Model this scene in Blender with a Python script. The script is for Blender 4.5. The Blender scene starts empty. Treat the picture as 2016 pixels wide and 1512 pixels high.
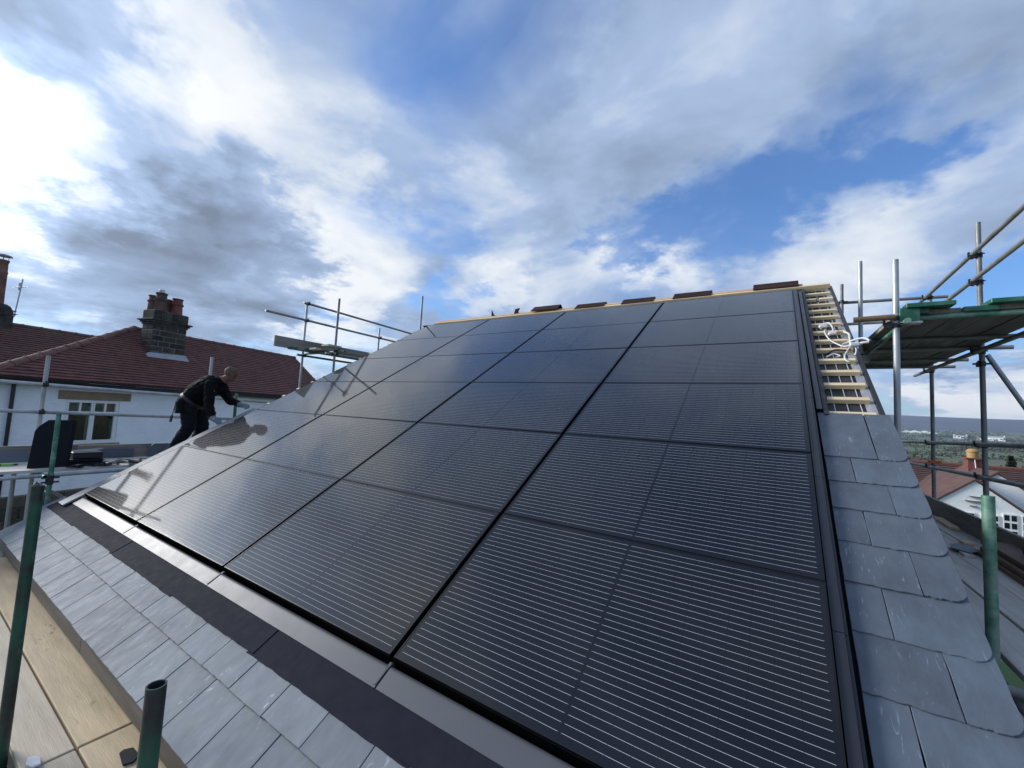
import bpy, bmesh, math, random
from mathutils import Vector, Matrix, Euler
random.seed(7)
SC = bpy.context.scene
COL = SC.collection
PI = math.pi
R = math.radians
V = Vector

# ------------------------------------------------------------------ camera
cam_d = bpy.data.cameras.new('camera'); cam = bpy.data.objects.new('camera', cam_d); COL.objects.link(cam)
cam_d.sensor_fit = 'HORIZONTAL'; cam_d.sensor_width = 36.0
cam_d.lens = 36.0 * 809.19 / 2016.0
cam_d.clip_start = 0.05; cam_d.clip_end = 30000.0
CAM = V((6.79395, -1.46296, 1.18736))
RW = Matrix(((0.84197791, 0.53680671, 0.05396071),
             (0.00568662, 0.09118187, -0.99581802),
             (-0.53948203, 0.83876363, 0.0737205)))      # rows: image right, image down, view direction
mw = Matrix((RW[0], -RW[1], -RW[2])).transposed().to_4x4()
mw.translation = CAM
cam.matrix_world = mw
SC.camera = cam
SC.render.resolution_x = 1024; SC.render.resolution_y = 768
SC.view_settings.view_transform = 'Standard'; SC.view_settings.look = 'None'
SC.view_settings.exposure = 0.5; SC.view_settings.gamma = 1.0
SC.view_settings.use_curve_mapping = False

# ------------------------------------------------------------------ sun and sky
SUN_AZ, SUN_EL = -106.0, 21.0                              # azimuth from +Y towards +X
sd = V((math.sin(R(SUN_AZ)) * math.cos(R(SUN_EL)), math.cos(R(SUN_AZ)) * math.cos(R(SUN_EL)), math.sin(R(SUN_EL))))
sl = bpy.data.lights.new('sun', 'SUN'); sl.energy = 2.9; sl.angle = R(22); sl.color = (1.0, 0.965, 0.92)
so = bpy.data.objects.new('sun', sl); COL.objects.link(so)
so.rotation_euler = (-sd).to_track_quat('-Z', 'Y').to_euler()

def pixdir(u, v):
    c = V(((u - 1008) / 809.19, (v - 756) / 809.19, 1.0))
    return (RW.transposed() @ c).normalized()

world = bpy.data.worlds.new('World'); SC.world = world; world.use_nodes = True
def build_sky():
    nt = world.node_tree; nt.nodes.clear(); L = nt.links.new
    def N(t, **k):
        n = nt.nodes.new(t)
        for a, b in k.items(): setattr(n, a, b)
        return n
    def M(op, a, b=None, c=None, clamp=False):
        n = N('ShaderNodeMath', operation=op, use_clamp=clamp)
        for i, x in enumerate((a, b, c)):
            if x is None: continue
            if isinstance(x, (int, float)): n.inputs[i].default_value = x
            else: L(x, n.inputs[i])
        return n.outputs[0]
    def MR(x, a, b, c=0.0, d=1.0, smooth=True):
        n = N('ShaderNodeMapRange'); n.interpolation_type = 'SMOOTHSTEP' if smooth else 'LINEAR'
        L(x, n.inputs[0])
        for i, q in enumerate((a, b, c, d)): n.inputs[i + 1].default_value = q
        return n.outputs[0]
    def MIX(f, a, b, blend='MIX'):
        n = N('ShaderNodeMix', data_type='RGBA', blend_type=blend)
        for i, x in ((0, f), (6, a), (7, b)):
            if isinstance(x, (int, float)): n.inputs[i].default_value = x
            elif isinstance(x, tuple): n.inputs[i].default_value = (*x, 1)
            else: L(x, n.inputs[i])
        return n.outputs[2]
    tc = N('ShaderNodeTexCoord')
    nz = N('ShaderNodeVectorMath', operation='NORMALIZE'); L(tc.outputs['Generated'], nz.inputs[0]); d = nz.outputs[0]
    sep = N('ShaderNodeSeparateXYZ'); L(d, sep.inputs[0])
    h = M('ADD', M('MAXIMUM', sep.outputs[2], 0.0), 0.22)
    cmb = N('ShaderNodeCombineXYZ'); L(M('DIVIDE', sep.outputs[0], h), cmb.inputs[0]); L(M('DIVIDE', sep.outputs[1], h), cmb.inputs[1])
    uv = cmb.outputs[0]
    def noise(scale, det, rough, dist, off, out='Fac'):
        mp = N('ShaderNodeMapping'); mp.inputs['Location'].default_value = off; L(uv, mp.inputs[0])
        n = N('ShaderNodeTexNoise', noise_dimensions='2D'); L(mp.outputs[0], n.inputs['Vector'])
        n.inputs['Scale'].default_value = scale; n.inputs['Detail'].default_value = det
        n.inputs['Roughness'].default_value = rough; n.inputs['Distortion'].default_value = dist
        return n.outputs[out]
    # ragged edges: cloud banks are looked up along a disturbed direction
    wv = N('ShaderNodeVectorMath', operation='SUBTRACT'); L(noise(3.4, 5, 0.62, 0.0, (3.1, 7.7, 0.3), 'Color'), wv.inputs[0]); wv.inputs[1].default_value = (0.5, 0.5, 0.5)
    ws = N('ShaderNodeVectorMath', operation='MULTIPLY_ADD'); L(wv.outputs[0], ws.inputs[0]); ws.inputs[1].default_value = (0.34, 0.34, 0.24); L(d, ws.inputs[2])
    wn = N('ShaderNodeVectorMath', operation='NORMALIZE'); L(ws.outputs[0], wn.inputs[0]); dw = wn.outputs[0]
    def blob(u, v, rad):
        n = N('ShaderNodeVectorMath', operation='DOT_PRODUCT'); L(dw, n.inputs[0]); n.inputs[1].default_value = pixdir(u, v)
        return MR(n.outputs['Value'], math.cos(R(rad)), math.cos(R(rad * 0.15)))
    def total(base, lst):
        acc = base
        for (u, v, r, w) in lst: acc = M('MULTIPLY_ADD', blob(u, v, r), w, acc)
        return acc
    # how much cloud covers the blue
    cov = total(noise(1.5, 8, 0.53, 0.4, (0.4, 1.9, 0.0)), [
        (1440, 425, 10, -0.34), (1250, 460, 8, -0.30), (1640, 405, 8, -0.26), (1830, 265, 8, -0.24), (1690, 185, 7, -0.16),
        (1970, 570, 7, -0.26), (570, 600, 5, -0.20), (870, 595, 5, -0.18), (760, 230, 17, -0.07), (1500, 80, 22, 0.20), (1250, 260, 12, 0.12),
        (650, 450, 18, 0.24), (400, 490, 14, 0.2), (150, 300, 24, 0.25), (1050, 520, 10, 0.16),
        (1350, 535, 7, 0.22), (1650, 505, 8, 0.22), (1920, 400, 9, 0.16), (1950, 770, 8, 0.25), (1960, 140, 10, 0.22), (1420, 290, 7, 0.12)])
    cover = MR(cov, 0.20, 0.68, 0.06, 1.0)
    # how bright the cloud is
    shd = total(M('MULTIPLY_ADD', M('SUBTRACT', noise(1.4, 8, 0.54, 0.3, (5.2, 0.7, 2.0)), 0.5), 1.2, 0.5), [
        (470, 490, 11, -0.24), (230, 485, 11, -0.22), (580, 555, 6, -0.14), (60, 560, 10, -0.16), (60, 110, 11, -0.22), (760, 230, 16, -0.05),
        (1600, 90, 22, -0.02), (1900, 350, 9, -0.05), (1800, 500, 8, -0.03),
        (240, 290, 10, 0.20), (20, 300, 11, 0.16), (-220, 230, 13, 0.18), (400, 120, 8, 0.14), (600, 340, 9, 0.12), (720, 470, 10, 0.20), (960, 430, 10, 0.14),
        (690, 650, 7, 0.26), (1300, 520, 7, 0.14), (1940, 800, 6, 0.28), (950, 570, 6, 0.16), (1150, 300, 9, 0.08)])
    cr = N('ShaderNodeValToRGB'); L(shd, cr.inputs[0])
    el = cr.color_ramp.elements
    el[0].position = 0.04; el[0].color = (0.135, 0.17, 0.23, 1)
    el[1].position = 0.80; el[1].color = (0.66, 0.68, 0.70, 1)
    e = el.new(0.30); e.color = (0.21, 0.28, 0.405, 1)
    e = el.new(0.48); e.color = (0.29, 0.375, 0.535, 1)
    e = el.new(0.62); e.color = (0.48, 0.535, 0.62, 1)
    # glow of the hidden sun
    gd = N('ShaderNodeVectorMath', operation='DOT_PRODUCT'); L(d, gd.inputs[0]); gd.inputs[1].default_value = sd
    glow = M('POWER', M('MAXIMUM', gd.outputs['Value'], 0.0), 24.0)
    cloud = MIX(1.0, cr.outputs[0], MIX(glow, (1, 1, 1), (4.2, 4.1, 4.0)), 'MULTIPLY')
    sky = N('ShaderNodeTexSky', sky_type='NISHITA'); sky.sun_disc = False
    sky.sun_elevation = R(SUN_EL); sky.sun_rotation = R(SUN_AZ); sky.altitude = 200; sky.air_density = 1.2; sky.dust_density = 0.6; sky.ozone_density = 2.0
    blue = MIX(1.0, sky.outputs[0], (0.60, 0.92, 1.40), 'MULTIPLY')
    K = 0.1
    bk = N('ShaderNodeVectorMath', operation='SCALE'); L(cloud, bk.inputs[0]); bk.inputs['Scale'].default_value = 1.0 / K
    colr = MIX(cover, blue, bk.outputs[0])
    # below the horizon a plain ground tone
    low = MR(sep.outputs[2], -0.02, 0.0)
    colr = MIX(low, (0.9, 0.95, 0.85), colr)
    bg = N('ShaderNodeBackground'); L(colr, bg.inputs[0]); bg.inputs[1].default_value = K
    out = N('ShaderNodeOutputWorld'); L(bg.outputs[0], out.inputs[0])
build_sky()
world.cycles.sampling_method = 'MANUAL'; world.cycles.sample_map_resolution = 512

# ------------------------------------------------------------------ helpers
A = R(30.3); CA, SA = math.cos(A), math.sin(A)
def RP(x, s, n=0.0):                                       # roof coordinates: along eaves, up the slope, off the glass
    return V((x, s * CA - n * SA, s * SA + n * CA))

class MB:
    def __init__(s): s.v = []; s.f = []; s.m = []
    def add(s, vs, fs, m=0):
        o = len(s.v); s.v += [tuple(p) for p in vs]
        s.f += [tuple(i + o for i in f) for f in fs]; s.m += [m] * len(fs)
        return s
    def hexa(s, p, m=0):                                   # 4 bottom, 4 top
        return s.add(p, [(3, 2, 1, 0), (4, 5, 6, 7), (0, 1, 5, 4), (1, 2, 6, 5), (2, 3, 7, 6), (3, 0, 4, 7)], m)
    def box(s, lo, hi, m=0, tf=None):
        x0, y0, z0 = lo; x1, y1, z1 = hi
        p = [(x0, y0, z0), (x1, y0, z0), (x1, y1, z0), (x0, y1, z0), (x0, y0, z1), (x1, y0, z1), (x1, y1, z1), (x0, y1, z1)]
        if tf: p = [tf(*q) for q in p]
        return s.hexa(p, m)
    def prism(s, poly, z0, z1, m=0, tf=None):
        n = len(poly)
        p = [(x, y, z0) for x, y in poly] + [(x, y, z1) for x, y in poly]
        if tf: p = [tf(*q) for q in p]
        return s.add(p, [tuple(range(n - 1, -1, -1)), tuple(range(n, 2 * n))] + [(i, (i + 1) % n, n + (i + 1) % n, n + i) for i in range(n)], m)
    def tube(s, a, b, r, seg=14, m=0, hollow=0.0, r2=None):
        a, b = V(a), V(b); d = (b - a).normalized()
        u = d.orthogonal().normalized(); w = d.cross(u); r2 = r if r2 is None else r2
        ring = lambda c, q: [c + (u * math.cos(2 * PI * i / seg) + w * math.sin(2 * PI * i / seg)) * q for i in range(seg)]
        q = lambda o1, o2: [(o1 + i, o1 + (i + 1) % seg, o2 + (i + 1) % seg, o2 + i) for i in range(seg)]
        if hollow:
            ri = r - hollow
            s.add(ring(a, r) + ring(b, r) + ring(b, ri) + ring(a, ri), q(0, seg) + q(seg, 2 * seg) + q(2 * seg, 3 * seg) + q(3 * seg, 0), m)
        else:
            s.add(ring(a, r) + ring(b, r2), q(0, seg) + [tuple(range(seg - 1, -1, -1)), tuple(range(seg, 2 * seg))], m)
        return s
    def lathe(s, prof, c, seg=16, m=0):                     # profile (r, z) about vertical axis at c
        n = len(prof); vs = []
        for r, z in prof:
            vs += [(c[0] + r * math.cos(2 * PI * i / seg), c[1] + r * math.sin(2 * PI * i / seg), c[2] + z) for i in range(seg)]
        fs = [(k * seg + i, k * seg + (i + 1) % seg, (k + 1) * seg + (i + 1) % seg, (k + 1) * seg + i) for k in range(n - 1) for i in range(seg)]
        fs += [tuple(range(seg - 1, -1, -1)), tuple(range((n - 1) * seg, n * seg))]
        return s.add(vs, fs, m)
    def mesh(s, name, mats, smooth=False):
        me = bpy.data.meshes.new(name); me.from_pydata(s.v, [], s.f)
        for m in (mats if isinstance(mats, (list, tuple)) else [mats]): me.materials.append(m)
        if any(s.m): me.polygons.foreach_set('material_index', s.m)
        if smooth: me.polygons.foreach_set('use_smooth', [True] * len(me.polygons))
        me.update(); return me
    def build(s, name, mats, parent=None, smooth=False, bevel=0.0, auto=None):
        return link(name, s.mesh(name, mats, smooth or auto is not None), parent, bevel, auto)

def link(name, me, parent=None, bevel=0.0, auto=None):
    o = bpy.data.objects.new(name, me); COL.objects.link(o)
    if parent is not None:
        o.parent = parent; o.matrix_parent_inverse = Matrix.Translation(-V(parent.location))
    if auto is not None:
        bm = bmesh.new(); bm.from_mesh(me)
        for e in bm.edges:
            if len(e.link_faces) == 2 and e.calc_face_angle(0) > auto: e.smooth = False
        bm.to_mesh(me); bm.free()
    if bevel:
        b = o.modifiers.new('bevel', 'BEVEL'); b.width = bevel; b.segments = 1; b.limit_method = 'ANGLE'
    return o
def empty(name, loc, label, cat, group=None):
    o = bpy.data.objects.new(name, None); COL.objects.link(o); o.location = loc
    return tag(o, label, cat, group)
def tag(o, label=None, cat=None, group=None, kind=None):
    if label: o['label'] = label
    if cat: o['category'] = cat
    if group: o['group'] = group
    if kind: o['kind'] = kind
    return o

# ------------------------------------------------------------------ materials
def mat(name, col, rough=0.6, metal=0.0, spec=0.5, var=0.0, vscale=6.0, stretch=(1, 1, 1), col2=None, mixscale=None, mixlo=0.45, mixhi=0.6,
        bump=0.0, bscale=40.0, bstretch=None, coat=0.0, coords='Object', rvar=0.0, objvar=0.0, streak=None, dist=0.0):
    m = bpy.data.materials.new(name); m.use_nodes = True; nt = m.node_tree; L = nt.links.new
    b = nt.nodes['Principled BSDF']
    b.inputs['Base Color'].default_value = (*col, 1); b.inputs['Roughness'].default_value = rough
    b.inputs['Metallic'].default_value = metal; b.inputs['Specular IOR Level'].default_value = spec
    b.inputs['Coat Weight'].default_value = coat
    tc = nt.nodes.new('ShaderNodeTexCoord'); oi = nt.nodes.new('ShaderNodeObjectInfo')
    ofs = nt.nodes.new('ShaderNodeVectorMath'); ofs.operation = 'MULTIPLY_ADD'
    cb = nt.nodes.new('ShaderNodeCombineXYZ')
    for i in range(3): L(oi.outputs['Random'], cb.inputs[i])
    L(cb.outputs[0], ofs.inputs[0]); ofs.inputs[1].default_value = (37.0, 19.0, 53.0); L(tc.outputs[coords], ofs.inputs[2])
    def noise(scale, st, det=6, ro=0.6, di=0.0):
        mp = nt.nodes.new('ShaderNodeMapping'); mp.inputs['Scale'].default_value = st; L(ofs.outputs[0], mp.inputs[0])
        n = nt.nodes.new('ShaderNodeTexNoise'); n.inputs['Scale'].default_value = scale; n.inputs['Detail'].default_value = det
        n.inputs['Roughness'].default_value = ro; n.inputs['Distortion'].default_value = di; L(mp.outputs[0], n.inputs['Vector'])
        return n.outputs['Fac']
    def mr(x, a, b_, c, d):
        n = nt.nodes.new('ShaderNodeMapRange'); L(x, n.inputs[0])
        for i, q in enumerate((a, b_, c, d)): n.inputs[i + 1].default_value = q
        return n.outputs[0]
    def mix(f, a, b_, blend='MIX'):
        n = nt.nodes.new('ShaderNodeMix'); n.data_type = 'RGBA'; n.blend_type = blend
        for i, x in ((0, f), (6, a), (7, b_)):
            if isinstance(x, (int, float)): n.inputs[i].default_value = x
            elif isinstance(x, tuple): n.inputs[i].default_value = (*x, 1)
            else: L(x, n.inputs[i])
        return n.outputs[2]
    c = None
    if col2 is not None:
        c = mix(mr(noise(mixscale or vscale, stretch, 7, 0.65, dist), mixlo, mixhi, 0, 1), tuple(col), tuple(col2))
    if var:
        f = mr(noise(vscale, stretch, 8, 0.65, dist), 0.25, 0.75, 1 - var, 1 + var)
        g = nt.nodes.new('ShaderNodeCombineXYZ')
        for i in range(3): L(f, g.inputs[i])
        c = mix(1.0, c if c is not None else tuple(col), g.outputs[0], 'MULTIPLY')
    if objvar:
        f = mr(oi.outputs['Random'], 0, 1, 1 - objvar, 1 + objvar)
        g = nt.nodes.new('ShaderNodeCombineXYZ')
        for i in range(3): L(f, g.inputs[i])
        c = mix(1.0, c if c is not None else tuple(col), g.outputs[0], 'MULTIPLY')
    if streak:
        sc, st, lo, hi, sc_col = streak
        f = mr(noise(sc, st, 5, 0.55, 1.2), lo, hi, 0, 1)
        f2 = mr(noise(sc * 0.22, (1, 1, 1), 3, 0.5), 0.45, 0.62, 0, 1)
        mm = nt.nodes.new('ShaderNodeMath'); mm.operation = 'MULTIPLY'; L(f, mm.inputs[0]); L(f2, mm.inputs[1])
        c = mix(mm.outputs[0], c if c is not None else tuple(col), sc_col)
    if c is not None: L(c, b.inputs['Base Color'])
    if rvar: L(mr(noise(vscale * 1.7, stretch), 0.3, 0.7, max(0.02, rough - rvar), min(1, rough + rvar)), b.inputs['Roughness'])
    if bump:
        bp = nt.nodes.new('ShaderNodeBump'); bp.inputs['Strength'].default_value = 1.0; bp.inputs['Distance'].default_value = bump
        L(noise(bscale, bstretch or stretch, 8, 0.6), bp.inputs['Height']); L(bp.outputs[0], b.inputs['Normal'])
    return m

M_SLATE = mat('slate', (0.092, 0.113, 0.138), 0.55, spec=0.5, var=0.26, vscale=9, bump=0.0018, bscale=26, stretch=(1, 0.6, 1), rvar=0.10, objvar=0.13,
              streak=(60, (1.0, 0.17, 1.0), 0.60, 0.72, (0.24, 0.28, 0.31)))
M_SLATELIT = mat('lit_eaves_slate', (0.190, 0.208, 0.222), 0.72, spec=0.28, var=0.18, vscale=9, bump=0.0009, bscale=20, stretch=(1.3, 0.6, 1), rvar=0.08, objvar=0.10,
               streak=(34, (1.0, 0.4, 1.0), 0.63, 0.70, (0.42, 0.45, 0.47)))  # lit copy of the slate: bright sky reflection put into a paler base
M_DSLATE = mat('dark_slate', (0.010, 0.012, 0.018), 0.7, spec=0.2, var=0.2, vscale=9, bump=0.001)
M_LEAD = mat('flexible_flashing', (0.020, 0.021, 0.030), 0.80, spec=0.06, var=0.15, vscale=12, rvar=0.06, streak=(30, (0.5, 2.0, 1), 0.64, 0.74, (0.035, 0.036, 0.045)))
M_TRAY = mat('grey_coated_metal', (0.090, 0.096, 0.107), 0.46, spec=0.30, var=0.05, vscale=5, rvar=0.03)
M_TRAYK = mat('black_coated_metal', (0.026, 0.028, 0.034), 0.32, metal=0.2, spec=0.5, var=0.08, vscale=4, rvar=0.05)
M_TRIM = mat('light_grey_trim', (0.19, 0.195, 0.205), 0.55, spec=0.3, var=0.08, vscale=4, rvar=0.06)
M_FRAME = mat('black_anodised', (0.007, 0.007, 0.008), 0.38, spec=0.35)
M_GASKET = mat('black_rubber', (0.008, 0.008, 0.009), 0.7)
M_GALV = mat('galvanised_steel', (0.42, 0.44, 0.45), 0.45, metal=0.35, var=0.30, vscale=7, stretch=(1, 1, 0.5), rvar=0.14, objvar=0.12, col2=(0.26, 0.275, 0.27), mixscale=3.0, mixlo=0.48, mixhi=0.68, bump=0.0004, bscale=60)
M_GALVD = mat('weathered_steel', (0.27, 0.275, 0.27), 0.52, metal=0.25, var=0.35, vscale=8, rvar=0.12, objvar=0.2, col2=(0.16, 0.15, 0.135), mixscale=4.0, mixlo=0.5, mixhi=0.66, bump=0.0004, bscale=60)
M_GREEN = mat('green_paint', (0.012, 0.10, 0.055), 0.42, var=0.35, vscale=9, col2=(0.06, 0.17, 0.12), mixscale=6, mixlo=0.45, mixhi=0.65, rvar=0.12, bump=0.0004, bscale=70)
M_GREENW = mat('worn_green_steel', (0.19, 0.30, 0.235), 0.48, metal=0.25, var=0.3, vscale=11, col2=(0.045, 0.185, 0.115), mixscale=5, mixlo=0.44, mixhi=0.58, rvar=0.12, streak=(30, (1, 1, 0.4), 0.62, 0.72, (0.33, 0.40, 0.37)), bump=0.0005, bscale=60)
M_GREEND = mat('dark_green_steel', (0.020, 0.095, 0.058), 0.45, metal=0.1, var=0.4, vscale=10, col2=(0.022, 0.025, 0.024), mixscale=5, mixlo=0.45, mixhi=0.6, rvar=0.1, streak=(26, (1, 1, 0.5), 0.60, 0.70, (0.16, 0.22, 0.19)), bump=0.0005, bscale=60)
M_COUP = mat('coupler_steel', (0.055, 0.055, 0.055), 0.55, metal=0.6, var=0.3, vscale=30)
M_BOARD = mat('scaffold_board', (0.60, 0.46, 0.27), 0.75, var=0.26, vscale=5, stretch=(0.35, 3, 3), col2=(0.50, 0.395, 0.25), mixscale=2.6, mixlo=0.4, mixhi=0.65, bump=0.0018, bscale=16, bstretch=(0.6, 9, 9), objvar=0.12, streak=(11, (0.6, 2.4, 2), 0.60, 0.70, (0.22, 0.17, 0.12)))
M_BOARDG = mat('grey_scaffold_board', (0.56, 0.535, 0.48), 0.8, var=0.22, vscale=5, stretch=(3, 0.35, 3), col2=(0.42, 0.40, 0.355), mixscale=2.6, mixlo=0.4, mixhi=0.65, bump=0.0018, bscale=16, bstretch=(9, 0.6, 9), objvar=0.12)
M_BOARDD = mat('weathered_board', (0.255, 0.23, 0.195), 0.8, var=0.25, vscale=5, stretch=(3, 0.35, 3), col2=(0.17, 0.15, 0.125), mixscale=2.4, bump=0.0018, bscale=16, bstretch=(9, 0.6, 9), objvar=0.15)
M_PINE = mat('new_batten_timber', (0.74, 0.56, 0.33), 0.65, var=0.16, vscale=6, stretch=(0.4, 4, 4), col2=(0.80, 0.65, 0.42), mixscale=3, bump=0.0006, bscale=20, bstretch=(0.6, 8, 8), objvar=0.1)
M_ORANGE = mat('stained_ridge_timber', (0.66, 0.33, 0.16), 0.65, var=0.16, vscale=4, stretch=(0.4, 4, 4), col2=(0.66, 0.47, 0.29), mixscale=1.2, mixlo=0.42, mixhi=0.58)
M_BOARD2 = mat('warm_scaffold_board', (0.50, 0.42, 0.30), 0.75, var=0.24, vscale=5, stretch=(0.35, 3, 3), col2=(0.40, 0.345, 0.27), mixscale=2.2, mixlo=0.4, mixhi=0.65, bump=0.0018, bscale=16, bstretch=(0.6, 9, 9), objvar=0.1, streak=(7, (0.5, 2.4, 2), 0.62, 0.72, (0.17, 0.14, 0.115)))
M_FASCIA = mat('fascia_board', (0.085, 0.070, 0.055), 0.6, var=0.2, vscale=5, stretch=(0.5, 4, 4), col2=(0.12, 0.105, 0.09), mixscale=2.0)
M_MEMB = mat('roof_membrane', (0.045, 0.045, 0.047), 0.6, var=0.25, vscale=9, bump=0.004, bscale=12)
M_MEMBL = mat('pale_membrane', (0.33, 0.33, 0.34), 0.6, var=0.2, vscale=10, bump=0.003, bscale=15)
M_PRINT = mat('membrane_print', (0.55, 0.56, 0.57), 0.6)
M_WHITE = mat('white_plastic', (0.62, 0.62, 0.61), 0.5, var=0.2, vscale=20)
M_CLAY = mat('clay_tile', (0.165, 0.066, 0.054), 0.75, var=0.4, vscale=4, col2=(0.145, 0.058, 0.048), mixscale=1.4, mixlo=0.45, mixhi=0.62, bump=0.002, bscale=50, streak=(5, (1, 1, 1), 0.60, 0.72, (0.16, 0.11, 0.08)))
M_CLAYD = mat('old_clay_tile', (0.135, 0.060, 0.048), 0.8, var=0.35, vscale=5, col2=(0.14, 0.085, 0.06), mixscale=1.2, mixlo=0.45, mixhi=0.62, bump=0.002, bscale=50)
M_RIDGE = mat('ridge_clay', (0.17, 0.075, 0.058), 0.75, var=0.35, vscale=6, objvar=0.2, bump=0.002, bscale=40)
M_BRIDGE = mat('brown_ridge_tile', (0.040, 0.020, 0.016), 0.85, spec=0.15, var=0.25, vscale=8, objvar=0.15)
M_STONE = mat('sooty_stone', (0.060, 0.055, 0.042), 0.85, var=0.5, vscale=9, col2=(0.025, 0.024, 0.021), mixscale=3, mixlo=0.42, mixhi=0.6, objvar=0.4, bump=0.008, bscale=14)
M_STONEB = mat('coursed_stone', (0.080, 0.070, 0.055), 0.85, var=0.4, vscale=7, objvar=0.3, bump=0.008, bscale=12)
M_MORT = mat('mortar', (0.22, 0.205, 0.175), 0.9, var=0.25, vscale=10, bump=0.003)
M_RENDER = mat('white_render', (0.84, 0.88, 0.92), 0.9, var=0.06, vscale=2.5, bump=0.02, bscale=9, bstretch=(1, 1, 1.8))
M_PVC = mat('white_frame', (0.78, 0.80, 0.80), 0.35)
M_LINTEL = mat('stone_lintel', (0.27, 0.20, 0.13), 0.85, var=0.25, vscale=5, bump=0.004, bscale=20)
M_GUT = mat('dark_gutter', (0.012, 0.010, 0.020), 0.35)
M_TERRA = mat('terracotta_pot', (0.15, 0.075, 0.05), 0.75, var=0.35, vscale=7, col2=(0.075, 0.05, 0.04), mixscale=4, objvar=0.25)
M_REDPOT = mat('red_pot', (0.16, 0.035, 0.028), 0.6, var=0.25, vscale=8)
M_FLASHL = mat('lead_apron', (0.32, 0.34, 0.37), 0.5, var=0.2, vscale=8)
M_PANE = mat('window_pane', (0.010, 0.016, 0.012), 0.05, spec=0.6, var=0.4, vscale=3)
M_BLIND = mat('window_blind', (0.30, 0.37, 0.33), 0.6, var=0.3, vscale=9, stretch=(0.4, 0.4, 6))
M_BLACKP = mat('black_plastic', (0.012, 0.012, 0.013), 0.4)
M_RED = mat('red_casing', (0.35, 0.02, 0.025), 0.4)
M_LIME = mat('lime_plastic', (0.25, 0.60, 0.12), 0.4)
M_STEEL = mat('bare_steel', (0.45, 0.46, 0.47), 0.35, metal=0.9)
M_BROWN = mat('brown_timber', (0.16, 0.10, 0.06), 0.7, var=0.3, vscale=5, stretch=(3, 0.4, 3), objvar=0.2)

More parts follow.
